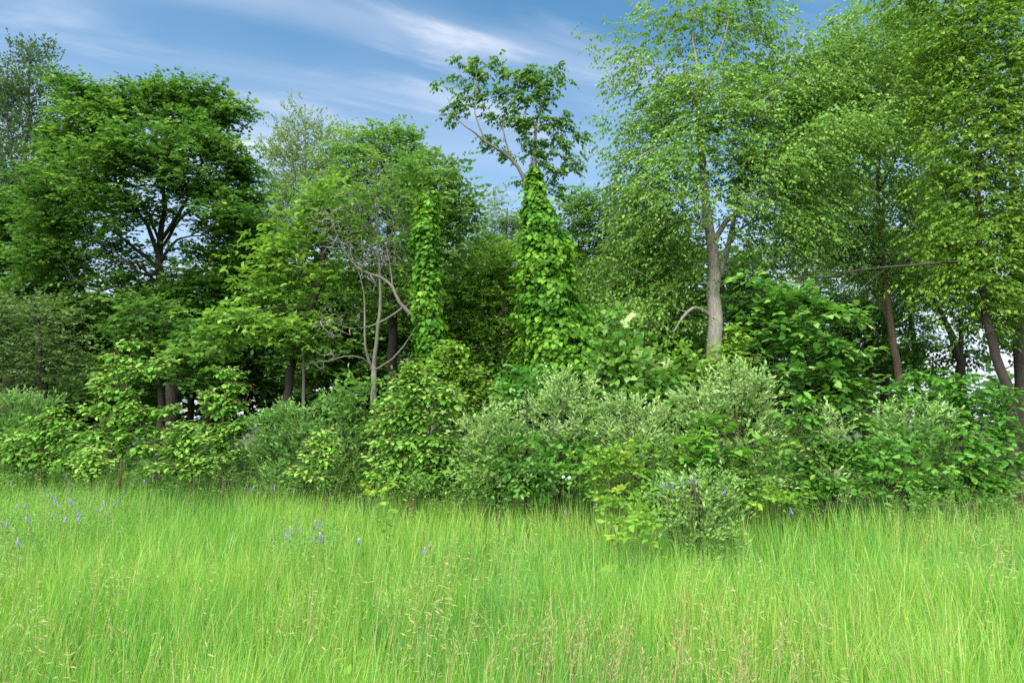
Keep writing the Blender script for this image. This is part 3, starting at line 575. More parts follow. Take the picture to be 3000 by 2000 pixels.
plant('elm_tree', 'tallest elm with thick grey trunk, long sweeping limbs and soft light green foliage', 'tree', 14,
      [(2098, 1160, 0.1627, 0), (2094, 1040, 0.1514, 0), (2096, 940, 0.1476, 0), (2095, 860, 0.14, 0), (2090, 780, 0.1287, 0), (2082, 690, 0.1022, 0), (2072, 600, 0.08703, 0), (2060, 480, 0.0719, 0), (2050, 370, 0.05676, 0), (2045, 290, 0.04541, 0), (2050, 220, 0.03406, 0), (2030, 120, 0.0227, 0), (2040, 20, 0.009082, 0)],
      [elm_air(c) for c in [(1795, 110, 35, 30, 0, .4), (1810, 160, 45, 30, 0, .5), (1850, 90, 40, 30, 0, .4), (1870, 160, 50, 30, 0, .6), (1900, 220, 60, 30, 0, .7), (1830, 230, 40, 30, 0, .5), (1920, 20, 60, 25, 0, .8), (1960, 70, 60, 40, 0, .6), (2030, 40, 70, 35, 0, .8), (2110, 30, 70, 35), (2060, 110, 70, 40, 0, .6), (2170, 80, 60, 40, 0, .8), (2200, 20, 60, 30), (2240, 90, 50, 35, 0, .8), (2300, 70, 40, 25, 0, .5), (1980, 160, 60, 40, 0, .5), (2130, 150, 60, 40, 0, .7), (1790, 340, 40, 25, 0, .3), (1830, 370, 40, 25, 0, .4), (1800, 440, 25, 30, 0, .3),
       (1990, 245, 70, 35), (2080, 260, 90, 40, -.5), (2180, 240, 90, 45), (1950, 310, 80, 40), (2060, 340, 100, 45, -1), (2180, 330, 100, 50, -.6), (1930, 380, 70, 40), (2030, 420, 90, 40, -1), (1880, 460, 70, 35, 0, .8), (1970, 480, 90, 40, -.8), (2180, 430, 90, 45, -.8), (1850, 540, 60, 35, 0, .8), (1930, 560, 80, 40, -.6), (2010, 570, 80, 40, -1.2, .7), (2170, 520, 80, 40), (1880, 630, 70, 40), (1960, 660, 90, 40, -.6), (2020, 700, 70, 40, -1, .5), (1900, 730, 80, 40), (1980, 790, 80, 40, 0, .9), (1930, 860, 80, 40),
       (2270, 190, 80, 45), (2290, 290, 90, 45, -.4), (2380, 170, 80, 45), (2370, 260, 90, 45, -.5), (2460, 130, 70, 40), (2470, 220, 90, 45, -.4), (2560, 150, 80, 45), (2300, 390, 90, 40), (2400, 350, 90, 45), (2520, 290, 90, 45), (2250, 470, 80, 40), (2620, 220, 80, 45), (2320, 560, 80, 35, 0, .8), (2420, 450, 80, 40), (2690, 160, 80, 45), (2230, 640, 80, 30, 0, .7), (2300, 500, 80, 40, -1.2), (2380, 430, 80, 40, -1.2), (2460, 370, 80, 40, -1.2), (2200, 590, 80, 35, -1, .8), (2360, 620, 80, 35, -.8, .8), (2450, 560, 80, 35, -.6, .8),
       (2280, 700, 80, 30, -.8, .8), (2380, 700, 80, 30, -.6, .8), (2560, 400, 80, 40, -1, .9), (2640, 300, 80, 40, -1, .9), (2720, 220, 70, 35, -.8, .9), (2180, 700, 60, 28, -.6, .6), (2300, 760, 80, 26, -.6, .7), (2060, 520, 60, 35, -1.2, .8), (2060, 640, 50, 30, -1.2, .5), (2800, 120, 70, 35, -.6, .8), (1830, 900, 90, 36, -.4, .7), (1920, 950, 90, 36, -.5, .7), (1800, 800, 80, 36, 0, .7)]],
      'elm', bark='elm', limbs=[
          [(2090, 720, 0.06433, 0), (2110, 672, 0.05676, 0), (2147, 631, 0.05146, -.2), (2210, 606, 0.04541, -.4), (2255, 568, 0.04162, -.5), (2344, 504, 0.03633, -.6), (2395, 453, 0.03179, -.7), (2497, 383, 0.02573, -.7), (2612, 300, 0.01892, -.6), (2702, 236, 0.01211, -.5), (2797, 159, 0.005298, -.4)],
          [(2098, 830, 0.0719, 0), (2118, 770, 0.06433, .1), (2140, 700, 0.05298, .2), (2160, 600, 0.04162, .3), (2185, 480, 0.03027, .4), (2240, 360, 0.01892, .5), (2320, 200, 0.007568, .6)],
          [(2050, 390, 0.03784, 0), (2120, 370, 0.03406, -.3), (2178, 344, 0.03027, -.5), (2240, 290, 0.0227, -.6), (2293, 242, 0.01514, -.6), (2319, 166, 0.006054, -.6)],
          [(2047, 290, 0.03406, 0), (2074, 223, 0.03027, 0), (2118, 128, 0.0227, -.2), (2137, 38, 0.01135, -.3)],
          [(2049, 250, 0.02649, 0), (1997, 185, 0.02119, .1), (1984, 115, 0.01514, .2), (1914, 30, 0.006054, .3)],
          [(2047, 300, 0.0227, 0), (1959, 236, 0.01665, -.2), (1901, 190, 0.01135, -.3), (1840, 160, 0.004541, -.4)],
          [(2062, 500, 0.03406, 0), (2023, 453, 0.02649, -.5), (1927, 434, 0.01514, -.7), (1860, 470, 0.006054, -.8)],
          [(2080, 680, 0.03784, 0), (2040, 650, 0.03027, -.5), (1960, 640, 0.01892, -.8), (1890, 660, 0.007568, -.9)],
          [(2080, 925, 0.04541, 0), (2060, 910, 0.03784, -.2), (2030, 902, 0.03406, -.4), (2000, 930, 0.02724, -.5), (1975, 970, 0.01514, -.6)],
          [(2140, 690, 0.03027, .2), (2230, 640, 0.0227, .2), (2330, 660, 0.01362, .2), (2400, 700, 0.006054, .2)]],
      dens=24, shp='diamond', size=0.085, tw=5, per=8, Ls=0.36, tint=0.52, habit='droop', depth=0.75, rtip=0.0045, sides=14)
plant('box_elder_tree', 'lanky pale stemmed tree with gaps of white sky through its yellow green leaves', 'tree', 15.5,
      [(2650, 1190, 0.096, 0), (2625, 1050, 0.08, 0), (2600, 880, 0.068, 0), (2580, 700, 0.052, 0), (2570, 520, 0.04, 0), (2590, 350, 0.024, 0), (2610, 150, 0.0096, 0)],
      [(2600, 60, 100, 45), (2500, 60, 60, 40, 0, .7), (2700, 60, 90, 50), (2620, 150, 90, 40), (2720, 330, 90, 45), (2600, 420, 90, 40, 0, .9), (2700, 430, 80, 40, 0, .8), (2520, 500, 80, 35, 0, .7), (2620, 530, 80, 35, 0, .6), (2450, 560, 80, 35, 0, .8), (2400, 640, 90, 35, 0, .8), (2520, 640, 90, 35, 0, .7), (2620, 650, 90, 40, 0, .8), (2700, 590, 80, 40, 0, .8), (2430, 720, 90, 35), (2560, 740, 100, 35), (2680, 730, 90, 40), (2330, 740, 70, 35, 0, .8), (2600, 800, 90, 35)],
      'elm', bark='brown', limbs=[[(2590, 780, 0.04, 0), (2530, 680, 0.028, .2), (2480, 560, 0.016, .3), (2460, 430, 0.0064, .4)], [(2575, 560, 0.032, 0), (2640, 430, 0.0224, .2), (2700, 280, 0.0096, .3)], [(2610, 950, 0.04, 0), (2560, 860, 0.028, .3), (2500, 780, 0.016, .5)], [(2585, 720, 0.028, 0), (2660, 640, 0.016, -.2), (2720, 560, 0.0064, -.3)]],
      dens=20, size=0.090, tw=5, tint=0.58, habit='droop')
plant('sunlit_tree', 'tall yellow green tree leaning over the wood edge beside the white sky gap', 'tree', 12.4,
      [(2960, 1180, 0.0884, 0), (2935, 1090, 0.0816, 0), (2900, 980, 0.0748, 0), (2882, 880, 0.068, 0), (2868, 720, 0.0578, 0), (2866, 520, 0.0442, 0), (2880, 320, 0.0272, 0), (2890, 80, 0.0102, 0)],
      [(2820, 40, 90, 45), (2930, 60, 90, 50), (2760, 120, 80, 45, 0, .8), (2870, 130, 90, 45), (2980, 150, 90, 60), (2820, 220, 90, 45), (2920, 250, 90, 50), (2780, 310, 80, 40, 0, .8), (2880, 340, 90, 45), (2990, 330, 90, 70), (2820, 420, 90, 40), (2930, 440, 90, 45), (2760, 500, 80, 35, 0, .7), (2860, 520, 90, 40), (2970, 540, 90, 50), (2800, 600, 80, 35, 0, .7), (2900, 620, 90, 40), (2990, 660, 90, 60), (2800, 700, 90, 35), (2900, 720, 90, 40), (2730, 700, 70, 30, 0, .8), (2820, 790, 90, 30), (2920, 800, 80, 35), (2990, 820, 60, 50), (2770, 860, 90, 30, 0, .7), (2880, 860, 90, 30, 0, .7), (2960, 900, 70, 40, 0, .8), (2840, 930, 60, 22, .3, .4), (2960, -60, 120, 60), (2700, -60, 120, 60)],
      'lime', bark='dark', limbs=[[(2870, 770, 0.034, 0), (2780, 768, 0.0238, -.6), (2680, 776, 0.0204, -.9), (2560, 786, 0.01768, -1.1), (2470, 800, 0.01564, -1.2), (2440, 812, 0.01496, -1.2), (2340, 812, 0.01224, -1.3), (2262, 822, 0.0068, -1.3)],
                     [(2340, 812, .008, -1.3), (2352, 850, .006, -1.35), (2385, 885, .003, -1.4)], [(2600, 784, .010, -1), (2540, 830, .007, -1.2), (2500, 880, .003, -1.3)], [(2700, 775, .010, -.8), (2630, 745, .006, -1), (2560, 735, .003, -1.1)],
                     [(2470, 800, 0.0102, -1.2), (2410, 792, 0.00816, -1.3), (2355, 800, 0.00408, -1.4)],
                     [(2868, 640, 0.034, 0), (2800, 500, 0.0204, .4), (2750, 330, 0.00816, .6)], [(2880, 420, 0.0238, 0), (2950, 250, 0.0136, .3), (2980, 100, 0.00544, .4)], [(2868, 560, 0.0272, 0), (2960, 450, 0.017, -.3), (3010, 330, 0.0068, -.5)]],
      dens=22, size=0.092, tw=5, tint=0.55, habit='droop')
plant('forked_tree', 'dark forked trunk silhouetted against the white sky gap low in the wood', 'tree', 17,
      [(2822, 1190, 0.1156, 0), (2815, 1090, 0.1088, 0), (2806, 1040, 0.0952, 0), (2785, 980, 0.0748, 0), (2755, 910, 0.0578, 0), (2720, 840, 0.0408, 0), (2690, 740, 0.0204, 0)],
      [(2700, 850, 80, 30, 0, .8), (2780, 830, 80, 30), (2640, 900, 60, 30, 0, .6), (2720, 920, 50, 25, 0, .4), (2880, 880, 60, 35, 0, .6), (2700, 780, 90, 40), (2600, 930, 60, 40, 0, .7), (2660, 1000, 60, 35, 0, .5), (2830, 780, 90, 40), (2760, 900, 60, 40, .5, .5), (2860, 950, 60, 50, .5, .6), (2920, 1000, 60, 50, .5, .6), (2720, 1030, 80, 40, .5, .6), (2830, 1040, 80, 30, .5, .6), (2920, 870, 60, 40, .4, .6)],
      'dark', limbs=[[(2812, 1060, 0.068, 0), (2816, 980, 0.0578, .1), (2812, 900, 0.0408, .2), (2830, 800, 0.0204, .2)]], dens=14, size=0.12, tint=0.55, shp='diamond', habit='droop')
for k, (x, Y, lab, cl) in enumerate([
    (2985, 14.5, 'dark straight trunk with rough bark closing the wood edge beside white sky', [(2960, 900, 50, 40, 0, .6), (2990, 960, 50, 50, 0, .7), (3060, 850, 80, 120), (3040, 700, 90, 120), (2945, 10, 50, 40)]),
    (2690, 20, 'slim dark trunk seen through leaves near white sky gap', [(2650, 960, 60, 40, 0, .7), (2740, 1000, 50, 30, 0, .4), (2640, 1050, 60, 30, 0, .7), (2700, 900, 60, 30, 0, .5)]),
]):
    plant('shaded_tree', lab, 'tree', Y, [(x + 10, 1190, .14, 0), (x, 1000, .12, 0), (x - 14, 850, .10, 0), (x - 20, 600, .06, 0), (x - 18, 250, .03, 0)] if k == 0 else [(x, 1190, .09, 0), (x - 12, 1000, .075, 0), (x - 40, 850, .05, 0), (x - 60, 700, .03, 0)],
          cl, 'dark', dens=15, size=0.12, tint=0.4, group='trees against the white sky gap')

# ------------------------------------------------------------------ climbing vines
def vine(label, Y, prof, n, parts, leafsize, mat='vine', tint=0.5):
    """prof: [(px, py, radius px)] top to bottom; leaves shingle the outside, tips hanging."""
    C = np.array([at(p[0], p[1], Y) for p in prof]); rp = np.array([p[2] * .84 * Y / FPX for p in prof])
    base = np.array((C[-1][0], C[-1][1], 0.0)); th = thing('climbing_vine', label, 'vine', base, 'vines climbing trunks')
    s = np.concatenate([[0], np.cumsum(np.linalg.norm(np.diff(C, axis=0), axis=1))])
    w = np.interp(np.linspace(0, s[-1], 400), s, rp) + 0.1; cw = np.cumsum(w) / w.sum()
    u = np.interp(R.uniform(0, 1, n), cw, np.linspace(0, s[-1], 400))
    cen = np.stack([np.interp(u, s, C[:, i]) for i in range(3)], 1); rr = np.interp(u, s, rp)
    ph = R.uniform(0, 2 * math.pi, n)
    rad_ = np.stack([np.cos(ph), np.sin(ph), np.zeros(n)], 1)
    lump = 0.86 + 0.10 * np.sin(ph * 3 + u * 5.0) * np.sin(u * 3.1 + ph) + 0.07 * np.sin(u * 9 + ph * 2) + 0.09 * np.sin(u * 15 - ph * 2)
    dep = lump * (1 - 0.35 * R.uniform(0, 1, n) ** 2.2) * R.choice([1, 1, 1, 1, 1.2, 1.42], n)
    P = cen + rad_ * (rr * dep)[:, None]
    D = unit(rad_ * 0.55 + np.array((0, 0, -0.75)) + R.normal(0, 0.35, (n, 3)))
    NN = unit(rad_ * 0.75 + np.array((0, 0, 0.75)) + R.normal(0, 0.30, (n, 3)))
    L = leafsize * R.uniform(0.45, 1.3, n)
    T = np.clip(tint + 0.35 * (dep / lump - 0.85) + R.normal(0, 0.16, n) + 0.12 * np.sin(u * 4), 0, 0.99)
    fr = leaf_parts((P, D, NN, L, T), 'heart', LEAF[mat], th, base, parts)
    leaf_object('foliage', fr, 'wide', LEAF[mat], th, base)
    tb = Tubes()
    for q in range(3):
        k = 26; uu = np.linspace(0, s[-1], k); c = np.stack([np.interp(uu, s, C[:, i]) for i in range(3)], 1)
        a = q * 2.1 + uu * 1.3; rr2 = np.minimum(0.15, np.interp(uu, s, rp) * 0.5)
        tb.add(c + np.stack([np.cos(a) * rr2, np.sin(a) * rr2, uu * 0], 1), np.linspace(0.008, 0.022, k), 4)
    tb.build('stem', BARK['brown'], th, base)
    return th
vine('thick shaggy vine with bright heart-shaped leaves wrapping the tall sparse tree', 12.9,
     [(1566, 490, 12), (1565, 530, 24), (1568, 575, 40), (1578, 640, 58), (1594, 700, 88), (1602, 780, 94), (1608, 850, 98), (1622, 930, 118), (1636, 1010, 132), (1642, 1080, 134), (1640, 1140, 110)], 13000, 300, 0.098, tint=0.42)
vine('narrow hanging vine with yellow green leaves covering the weathered dead trunk', 11.9,
     [(1262, 560, 24), (1252, 640, 40), (1248, 700, 46), (1252, 770, 40), (1246, 840, 46), (1250, 910, 50), (1264, 980, 54), (1277, 1040, 60), (1290, 1100, 50)], 3700, 260, 0.085, tint=0.42)

# ------------------------------------------------------------------ saplings and shrubs at the meadow edge
SASS = dict(bark='red', shp='oval', size=0.112, whorl=10, habit='plate', red=0.45, parts=290, dens=56, depth=0.75, rtip=0.003, branchname='twigs', leafname='foliage', step=0.15, spread=0.05, updown=0.9, trunkname='stem', sides=7, shell=0.6)
def sapling(label, Y, trunk, clumps, leaf='sass', group='red-tipped saplings at the meadow edge', **kw):
    a = dict(SASS); a.update(kw)
    clumps = [(c[0], c[1], c[2] * 1.15, c[3] * 1.2) for c in clumps]
    return plant('sapling', label, 'sapling', Y, trunk, clumps, leaf, group=group, **a)
sapling('tall tiered sapling with rusty stem and separate top tuft in front of dark wood', 10.6,
        [(353, 1400, .026, 0), (358, 1300, .024, 0), (366, 1200, .02, 0), (374, 1110, .015, 0), (382, 1050, .010, 0), (388, 1000, .005, 0)],
        [(395, 1002, 52, 12), (330, 1040, 35, 14), (370, 1072, 60, 18), (480, 1062, 45, 22), (430, 1090, 50, 16), (290, 1100, 40, 16), (300, 1130, 50, 18), (350, 1145, 60, 16), (290, 1190, 60, 18), (390, 1190, 70, 18), (330, 1230, 60, 18), (440, 1205, 60, 16), (510, 1195, 40, 12), (280, 1260, 60, 18), (420, 1260, 60, 18), (260, 1320, 50, 16), (330, 1290, 50, 16), (440, 1310, 50, 18)], tint=0.45)
sapling('slim sapling of three spaced leaf tiers on a thin green stem', 10.9,
        [(648, 1400, .02, 0), (650, 1300, .017, 0), (656, 1200, .013, 0), (660, 1120, .008, 0), (664, 1070, .004, 0)],
        [(668, 1085, 50, 14), (700, 1130, 34, 14), (610, 1150, 34, 12), (650, 1172, 60, 16), (700, 1180, 42, 12), (620, 1195, 40, 12), (590, 1245, 60, 20), (680, 1250, 50, 18), (730, 1230, 40, 10), (660, 1290, 50, 18), (690, 1320, 36, 18)], tint=0.48)
sapling('low bushy sapling with reddish tip standing between the two tiered saplings', 10.4,
        [(560, 1400, .018, 0), (555, 1340, .015, 0), (545, 1270, .01, 0), (538, 1230, .005, 0)],
        [(535, 1238, 30, 12), (510, 1268, 50, 16), (590, 1285, 50, 16), (480, 1310, 50, 18), (550, 1320, 60, 18), (630, 1340, 50, 18), (480, 1360, 60, 16), (570, 1370, 60, 14)], tint=0.48)
sapling('short sapling with drooping lobed leaves low beside the tiered rusty stem', 10.2,
        [(268, 1420, .015, 0), (266, 1370, .012, 0), (268, 1320, .006, 0)],
        [(270, 1322, 40, 12), (240, 1350, 40, 14), (300, 1350, 40, 14), (265, 1375, 50, 12)], tint=0.55, red=.2)
sapling('spreading leafy sapling at the far end of the meadow edge', 10.9,
        [(120, 1400, .02, 0), (120, 1320, .016, 0), (130, 1250, .01, 0), (160, 1190, .004, 0)],
        [(165, 1195, 30, 12), (120, 1225, 50, 16), (200, 1235, 50, 16), (70, 1270, 60, 18), (160, 1275, 60, 18), (220, 1290, 40, 18), (40, 1310, 50, 18), (120, 1330, 70, 20), (20, 1340, 40, 16), (190, 1350, 60, 16)], tint=0.42, red=.3)
sapling('small upright sapling with orange-red tips in front of the dull silvery shrub', 10.0,
        [(955, 1420, .015, 0), (952, 1340, .012, 0), (950, 1280, .008, 0), (948, 1255, .004, 0)],
        [(948, 1262, 26, 10), (920, 1290, 40, 16), (985, 1300, 40, 16), (900, 1335, 36, 16), (960, 1340, 50, 18), (880, 1375, 50, 12), (940, 1395, 60, 12)], tint=0.56, red=.6)
sapling('large bushy red-tipped sapling below the hanging vine, biggest of its kind', 9.9,
        [(1212, 1460, .028, 0), (1222, 1380, .026, 0), (1226, 1290, .022, 0), (1222, 1200, .016, 0), (1210, 1120, .008, 0), (1200, 1060, .004, 0)],
        [(1205, 1075, 50, 18), (1170, 1110, 40, 20), (1240, 1105, 50, 20), (1290, 1150, 60, 22), (1200, 1150, 70, 22), (1340, 1160, 34, 18), (1160, 1190, 60, 22), (1270, 1200, 70, 22), (1120, 1240, 50, 20), (1190, 1235, 50, 18), (1220, 1275, 60, 18), (1130, 1290, 56, 20), (1300, 1280, 60, 20), (1190, 1320, 70, 20), (1100, 1340, 40, 20), (1270, 1330, 60, 18), (1340, 1330, 50, 18), (1240, 1365, 50, 14), (1320, 1375, 50, 18), (1130, 1370, 60, 20), (1180, 1400, 50, 14), (1360, 1360, 30, 14), (1100, 1390, 40, 16)], tint=0.48, red=.55, size=0.118)
sapling('yellow green sapling filling in behind the biggest red-tipped sapling', 10.9,
        [(1370, 1400, .022, 0), (1365, 1250, .018, 0), (1350, 1120, .010, 0), (1345, 1060, .004, 0)],
        [(1320, 1040, 50, 20), (1290, 1070, 40, 18), (1390, 1090, 60, 22), (1340, 1110, 50, 20), (1440, 1130, 50, 22), (1400, 1160, 60, 22), (1370, 1210, 50, 22), (1440, 1200, 50, 20), (1300, 1010, 40, 16)], 'tier', tint=0.70, red=0, group=None)
sapling('fresh yellow green sapling with whippy top in front of the thick grey trunk', 9.9,
        [(2165, 1300, .02, 0), (2150, 1150, .016, 0), (2140, 1050, .01, 0), (2150, 960, .004, 0)],
        [(2155, 965, 26, 18), (2180, 1000, 30, 18), (2130, 1020, 40, 18), (2090, 1060, 50, 18), (2170, 1050, 40, 18), (2130, 1090, 60, 18), (2050, 1085, 40, 14)], 'tier', tint=0.72, red=0, group=None, size=.12)
BUSH = dict(bark='dark', depth=0.85, rtip=0.003, branchname='twigs', leafname='foliage', step=0.16, updown=0.9, trunkname='stem', sides=6)
def shrub(name, label, Y, x, clumps, leaf, group=None, stems=4, **kw):
    a = dict(BUSH); a.update(kw)
    top = min(c[1] for c in clumps); bot = 1440
    if 'olive' in leaf and Y > 8.5: clumps = [(c[0], c[1], c[2], c[3], c[4] if len(c) > 4 else 0, .8) if c[1] > top + 115 else c for c in clumps]
    if Y > 8.5:
        xs = [c[0] for c in clumps]; clumps = list(clumps) + [(xx, 1415, 46, 22, -.1, .7) for xx in np.arange(min(xs) + 20, max(xs), 62)]
    lim = []
    for q in range(stems):
        c = clumps[(q * 3) % len(clumps)]
        lim.append([(x + (q - 1) * 8, bot - 6, .014, 0), ((x + c[0]) / 2, (bot + c[1]) / 2 + 10, .010, c[4] if len(c) > 4 else .1 * (q % 3 - 1)), (c[0], c[1], .004, c[4] if len(c) > 4 else 0)])
    return plant(name, label, 'shrub', Y, [(x, bot, .02, 0), (x + 4, (bot + top) / 2, .014, 0), (x + 2, top + 15, .004, 0)], clumps, leaf, limbs=lim, group=group, **a)
OL = dict(shp='leaflet', size=0.070, tw=5, per=8, Ls=0.22, habit='upright', dens=52, spread=0.07, tint=0.5, shell=0.55)
G = 'silvery shrubs along the wood edge'
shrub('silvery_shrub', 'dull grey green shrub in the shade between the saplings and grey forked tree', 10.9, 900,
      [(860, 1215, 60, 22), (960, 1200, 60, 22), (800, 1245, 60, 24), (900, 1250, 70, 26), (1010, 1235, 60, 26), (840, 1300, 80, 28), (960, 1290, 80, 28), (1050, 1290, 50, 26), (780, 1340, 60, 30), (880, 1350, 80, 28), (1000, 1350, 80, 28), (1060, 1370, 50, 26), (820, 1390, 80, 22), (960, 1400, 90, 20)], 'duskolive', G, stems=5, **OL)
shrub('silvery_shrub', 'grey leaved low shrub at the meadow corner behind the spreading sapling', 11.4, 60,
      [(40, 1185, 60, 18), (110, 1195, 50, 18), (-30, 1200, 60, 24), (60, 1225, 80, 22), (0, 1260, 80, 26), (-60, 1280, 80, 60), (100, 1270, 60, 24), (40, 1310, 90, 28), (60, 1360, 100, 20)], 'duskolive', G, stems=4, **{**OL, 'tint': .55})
shrub('silvery_shrub', 'rounded silver shrub with pale sprays against the biggest red-tipped sapling', 9.6, 1450,
      [(1450, 1215, 40, 18), (1420, 1245, 40, 18), (1470, 1255, 50, 18), (1390, 1275, 40, 18), (1440, 1295, 60, 20), (1500, 1290, 40, 20), (1460, 1340, 60, 22), (1410, 1340, 40, 20), (1490, 1390, 60, 22), (1430, 1400, 60, 24), (1500, 1430, 50, 18)], 'olive', G, stems=5, **{**OL, 'tint': .52})
shrub('silvery_shrub', 'upright silver shrub with palest plumes directly below the vine column', 9.7, 1640,
      [(1640, 1125, 36, 18), (1700, 1140, 30, 20), (1610, 1160, 46, 18), (1680, 1175, 50, 20), (1590, 1200, 50, 20), (1650, 1220, 60, 20), (1710, 1230, 36, 22), (1620, 1265, 60, 20), (1690, 1280, 50, 24), (1580, 1310, 50, 24, .3, .7), (1650, 1330, 60, 22, .3, .6), (1590, 1390, 60, 22, .2, .7), (1680, 1390, 60, 22, .2, .6)], 'olive', G, stems=5, **{**OL, 'tint': .56})
shrub('silvery_shrub', 'spreading silver shrub just beside the largest pale silver shrub', 9.5, 1860,
      [(1830, 1190, 36, 18), (1790, 1225, 46, 20), (1870, 1220, 50, 20), (1930, 1240, 50, 20), (1780, 1270, 50, 20), (1850, 1270, 60, 22), (1920, 1290, 60, 22), (1800, 1320, 50, 24), (1870, 1330, 60, 24), (1950, 1340, 50, 24), (1820, 1370, 60, 22), (1900, 1390, 60, 20)], 'olive', G, stems=5, **{**OL, 'tint': .55})
shrub('silvery_shrub', 'largest pale silver shrub, topped with white-green plumes, at the wood edge', 9.3, 2150,
      [(2140, 1110, 40, 18), (2210, 1120, 46, 20), (2100, 1145, 46, 20), (2180, 1155, 60, 20), (2060, 1180, 50, 20), (2130, 1190, 60, 22), (2210, 1185, 50, 22), (2010, 1170, 40, 16), (2090, 1230, 60, 20, 0, .7), (2230, 1230, 50, 22), (2290, 1260, 50, 20), (2330, 1270, 36, 20), (2240, 1290, 60, 22), (2310, 1310, 50, 22), (2040, 1250, 50, 20), (2170, 1330, 60, 24), (2250, 1350, 60, 24), (2060, 1320, 50, 24), (2120, 1390, 70, 22), (2220, 1410, 70, 18)], 'olive', G, stems=6, **{**OL, 'tint': .58})
shrub('silvery_shrub', 'narrow silver shrub standing between two larger pale shrubs over dark gap', 9.2, 2440,
      [(2425, 1235, 26, 18), (2410, 1270, 34, 18), (2450, 1275, 34, 18), (2430, 1310, 44, 18), (2400, 1340, 40, 18), (2460, 1345, 44, 18), (2430, 1385, 50, 18), (2480, 1400, 60, 18)], 'olive', G, stems=4, **{**OL, 'tint': .55})
shrub('silvery_shrub', 'broad silver green shrub in front of the deep green shrub bank', 9.2, 2660,
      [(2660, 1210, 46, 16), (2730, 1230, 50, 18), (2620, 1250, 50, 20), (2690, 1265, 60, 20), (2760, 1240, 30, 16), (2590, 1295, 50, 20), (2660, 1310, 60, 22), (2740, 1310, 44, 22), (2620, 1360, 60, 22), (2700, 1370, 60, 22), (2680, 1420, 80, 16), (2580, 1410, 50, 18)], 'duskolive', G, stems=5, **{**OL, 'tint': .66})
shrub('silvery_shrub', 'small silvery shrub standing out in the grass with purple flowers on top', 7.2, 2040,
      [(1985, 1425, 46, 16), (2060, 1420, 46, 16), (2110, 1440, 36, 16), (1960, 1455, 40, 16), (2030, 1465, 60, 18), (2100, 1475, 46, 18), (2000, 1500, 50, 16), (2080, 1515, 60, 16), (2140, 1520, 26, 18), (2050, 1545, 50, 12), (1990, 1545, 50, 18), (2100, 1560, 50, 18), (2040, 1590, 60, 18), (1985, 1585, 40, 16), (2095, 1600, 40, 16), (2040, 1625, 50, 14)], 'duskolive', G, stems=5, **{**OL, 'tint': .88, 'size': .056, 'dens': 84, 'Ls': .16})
PB = dict(shp='heart', habit='mix', parts=240, tw=3, per=5, Ls=0.28, spread=0.10)
shrub('broad_leaved_bush', 'tall bush of large round leaves beside the thick grey elm trunk', 10.6, 2330,
      [(2230, 830, 44, 36, 0, .5), (2290, 870, 60, 36), (2370, 880, 60, 36), (2420, 930, 60, 40), (2240, 920, 60, 40), (2330, 950, 80, 36), (2460, 960, 40, 50, 0, .6), (2260, 1000, 70, 40), (2380, 1020, 80, 40), (2460, 1040, 50, 40), (2310, 1090, 90, 36), (2420, 1110, 80, 36), (2500, 1110, 50, 36), (2360, 1170, 100, 36), (2470, 1180, 90, 36), (2420, 1250, 80, 30), (2520, 1250, 80, 30)], 'broad', None, stems=6, **{**PB, 'size': 0.108, 'dens': 26, 'tint': .52, 'tw': 3, 'habit': 'plate'})
shrub('broad_leaved_bush', 'bush with pale nodding top leaves right beside the vine column', 10.4, 1830,
      [(1800, 945, 30, 22, 0, .7), (1850, 980, 40, 20, 0, .7), (1780, 1000, 36, 24), (1840, 1030, 50, 24), (1790, 1060, 50, 26), (1880, 1070, 50, 26), (1800, 1110, 60, 28), (1880, 1130, 60, 28), (1780, 1160, 50, 26), (1860, 1180, 70, 26), (1940, 1140, 50, 26)], 'broad', None, stems=5, **{**PB, 'size': 0.11, 'dens': 30, 'tint': .66})
shrub('leafy_shrub', 'mid green shrub mass under the hanging boughs behind silver shrubs', 10.8, 1980,
      [(1930, 1060, 60, 24), (2010, 1050, 60, 26), (1960, 1110, 70, 28), (2050, 1120, 60, 28), (1990, 1160, 70, 26), (1910, 1180, 60, 26), (2080, 1160, 40, 26), (1950, 1220, 80, 28), (2050, 1230, 80, 28)], 'tier', None, **{**PB, 'shp': 'oval', 'size': .11, 'dens': 28, 'tint': .45, 'parts': 0, 'tw': 4})
shrub('leafy_shrub', 'dark leafy shrub at the foot of the vine column among pale sprays', 9.5, 1540,
      [(1500, 1110, 50, 24, .9), (1560, 1120, 50, 24, .9), (1470, 1160, 60, 26, .9), (1540, 1180, 60, 26, .9), (1600, 1150, 50, 24, .9), (1500, 1230, 60, 28, .9), (1550, 1270, 50, 28, .6), (1740, 1180, 50, 28, .9), (1750, 1260, 50, 30, .6), (1540, 1330, 70, 30), (1700, 1330, 60, 30), (1620, 1390, 90, 26), (1540, 1410, 60, 26)], 'deep', None, **{**PB, 'shp': 'oval', 'size': .10, 'dens': 30, 'tint': .5, 'parts': 0, 'tw': 4})
shrub('leafy_shrub', 'fresh green shrub in half shade below the grey forked trunk', 10.9, 1090,
      [(1060, 1130, 50, 20, 0, .7), (1010, 1165, 50, 20), (1090, 1170, 60, 22), (1140, 1140, 40, 20), (1040, 1205, 60, 22), (1120, 1215, 60, 22), (1080, 1260, 60, 22), (1110, 1310, 60, 26)], 'mid', None, **{**PB, 'shp': 'oval', 'size': .09, 'dens': 30, 'tint': .55, 'parts': 0, 'tw': 4})
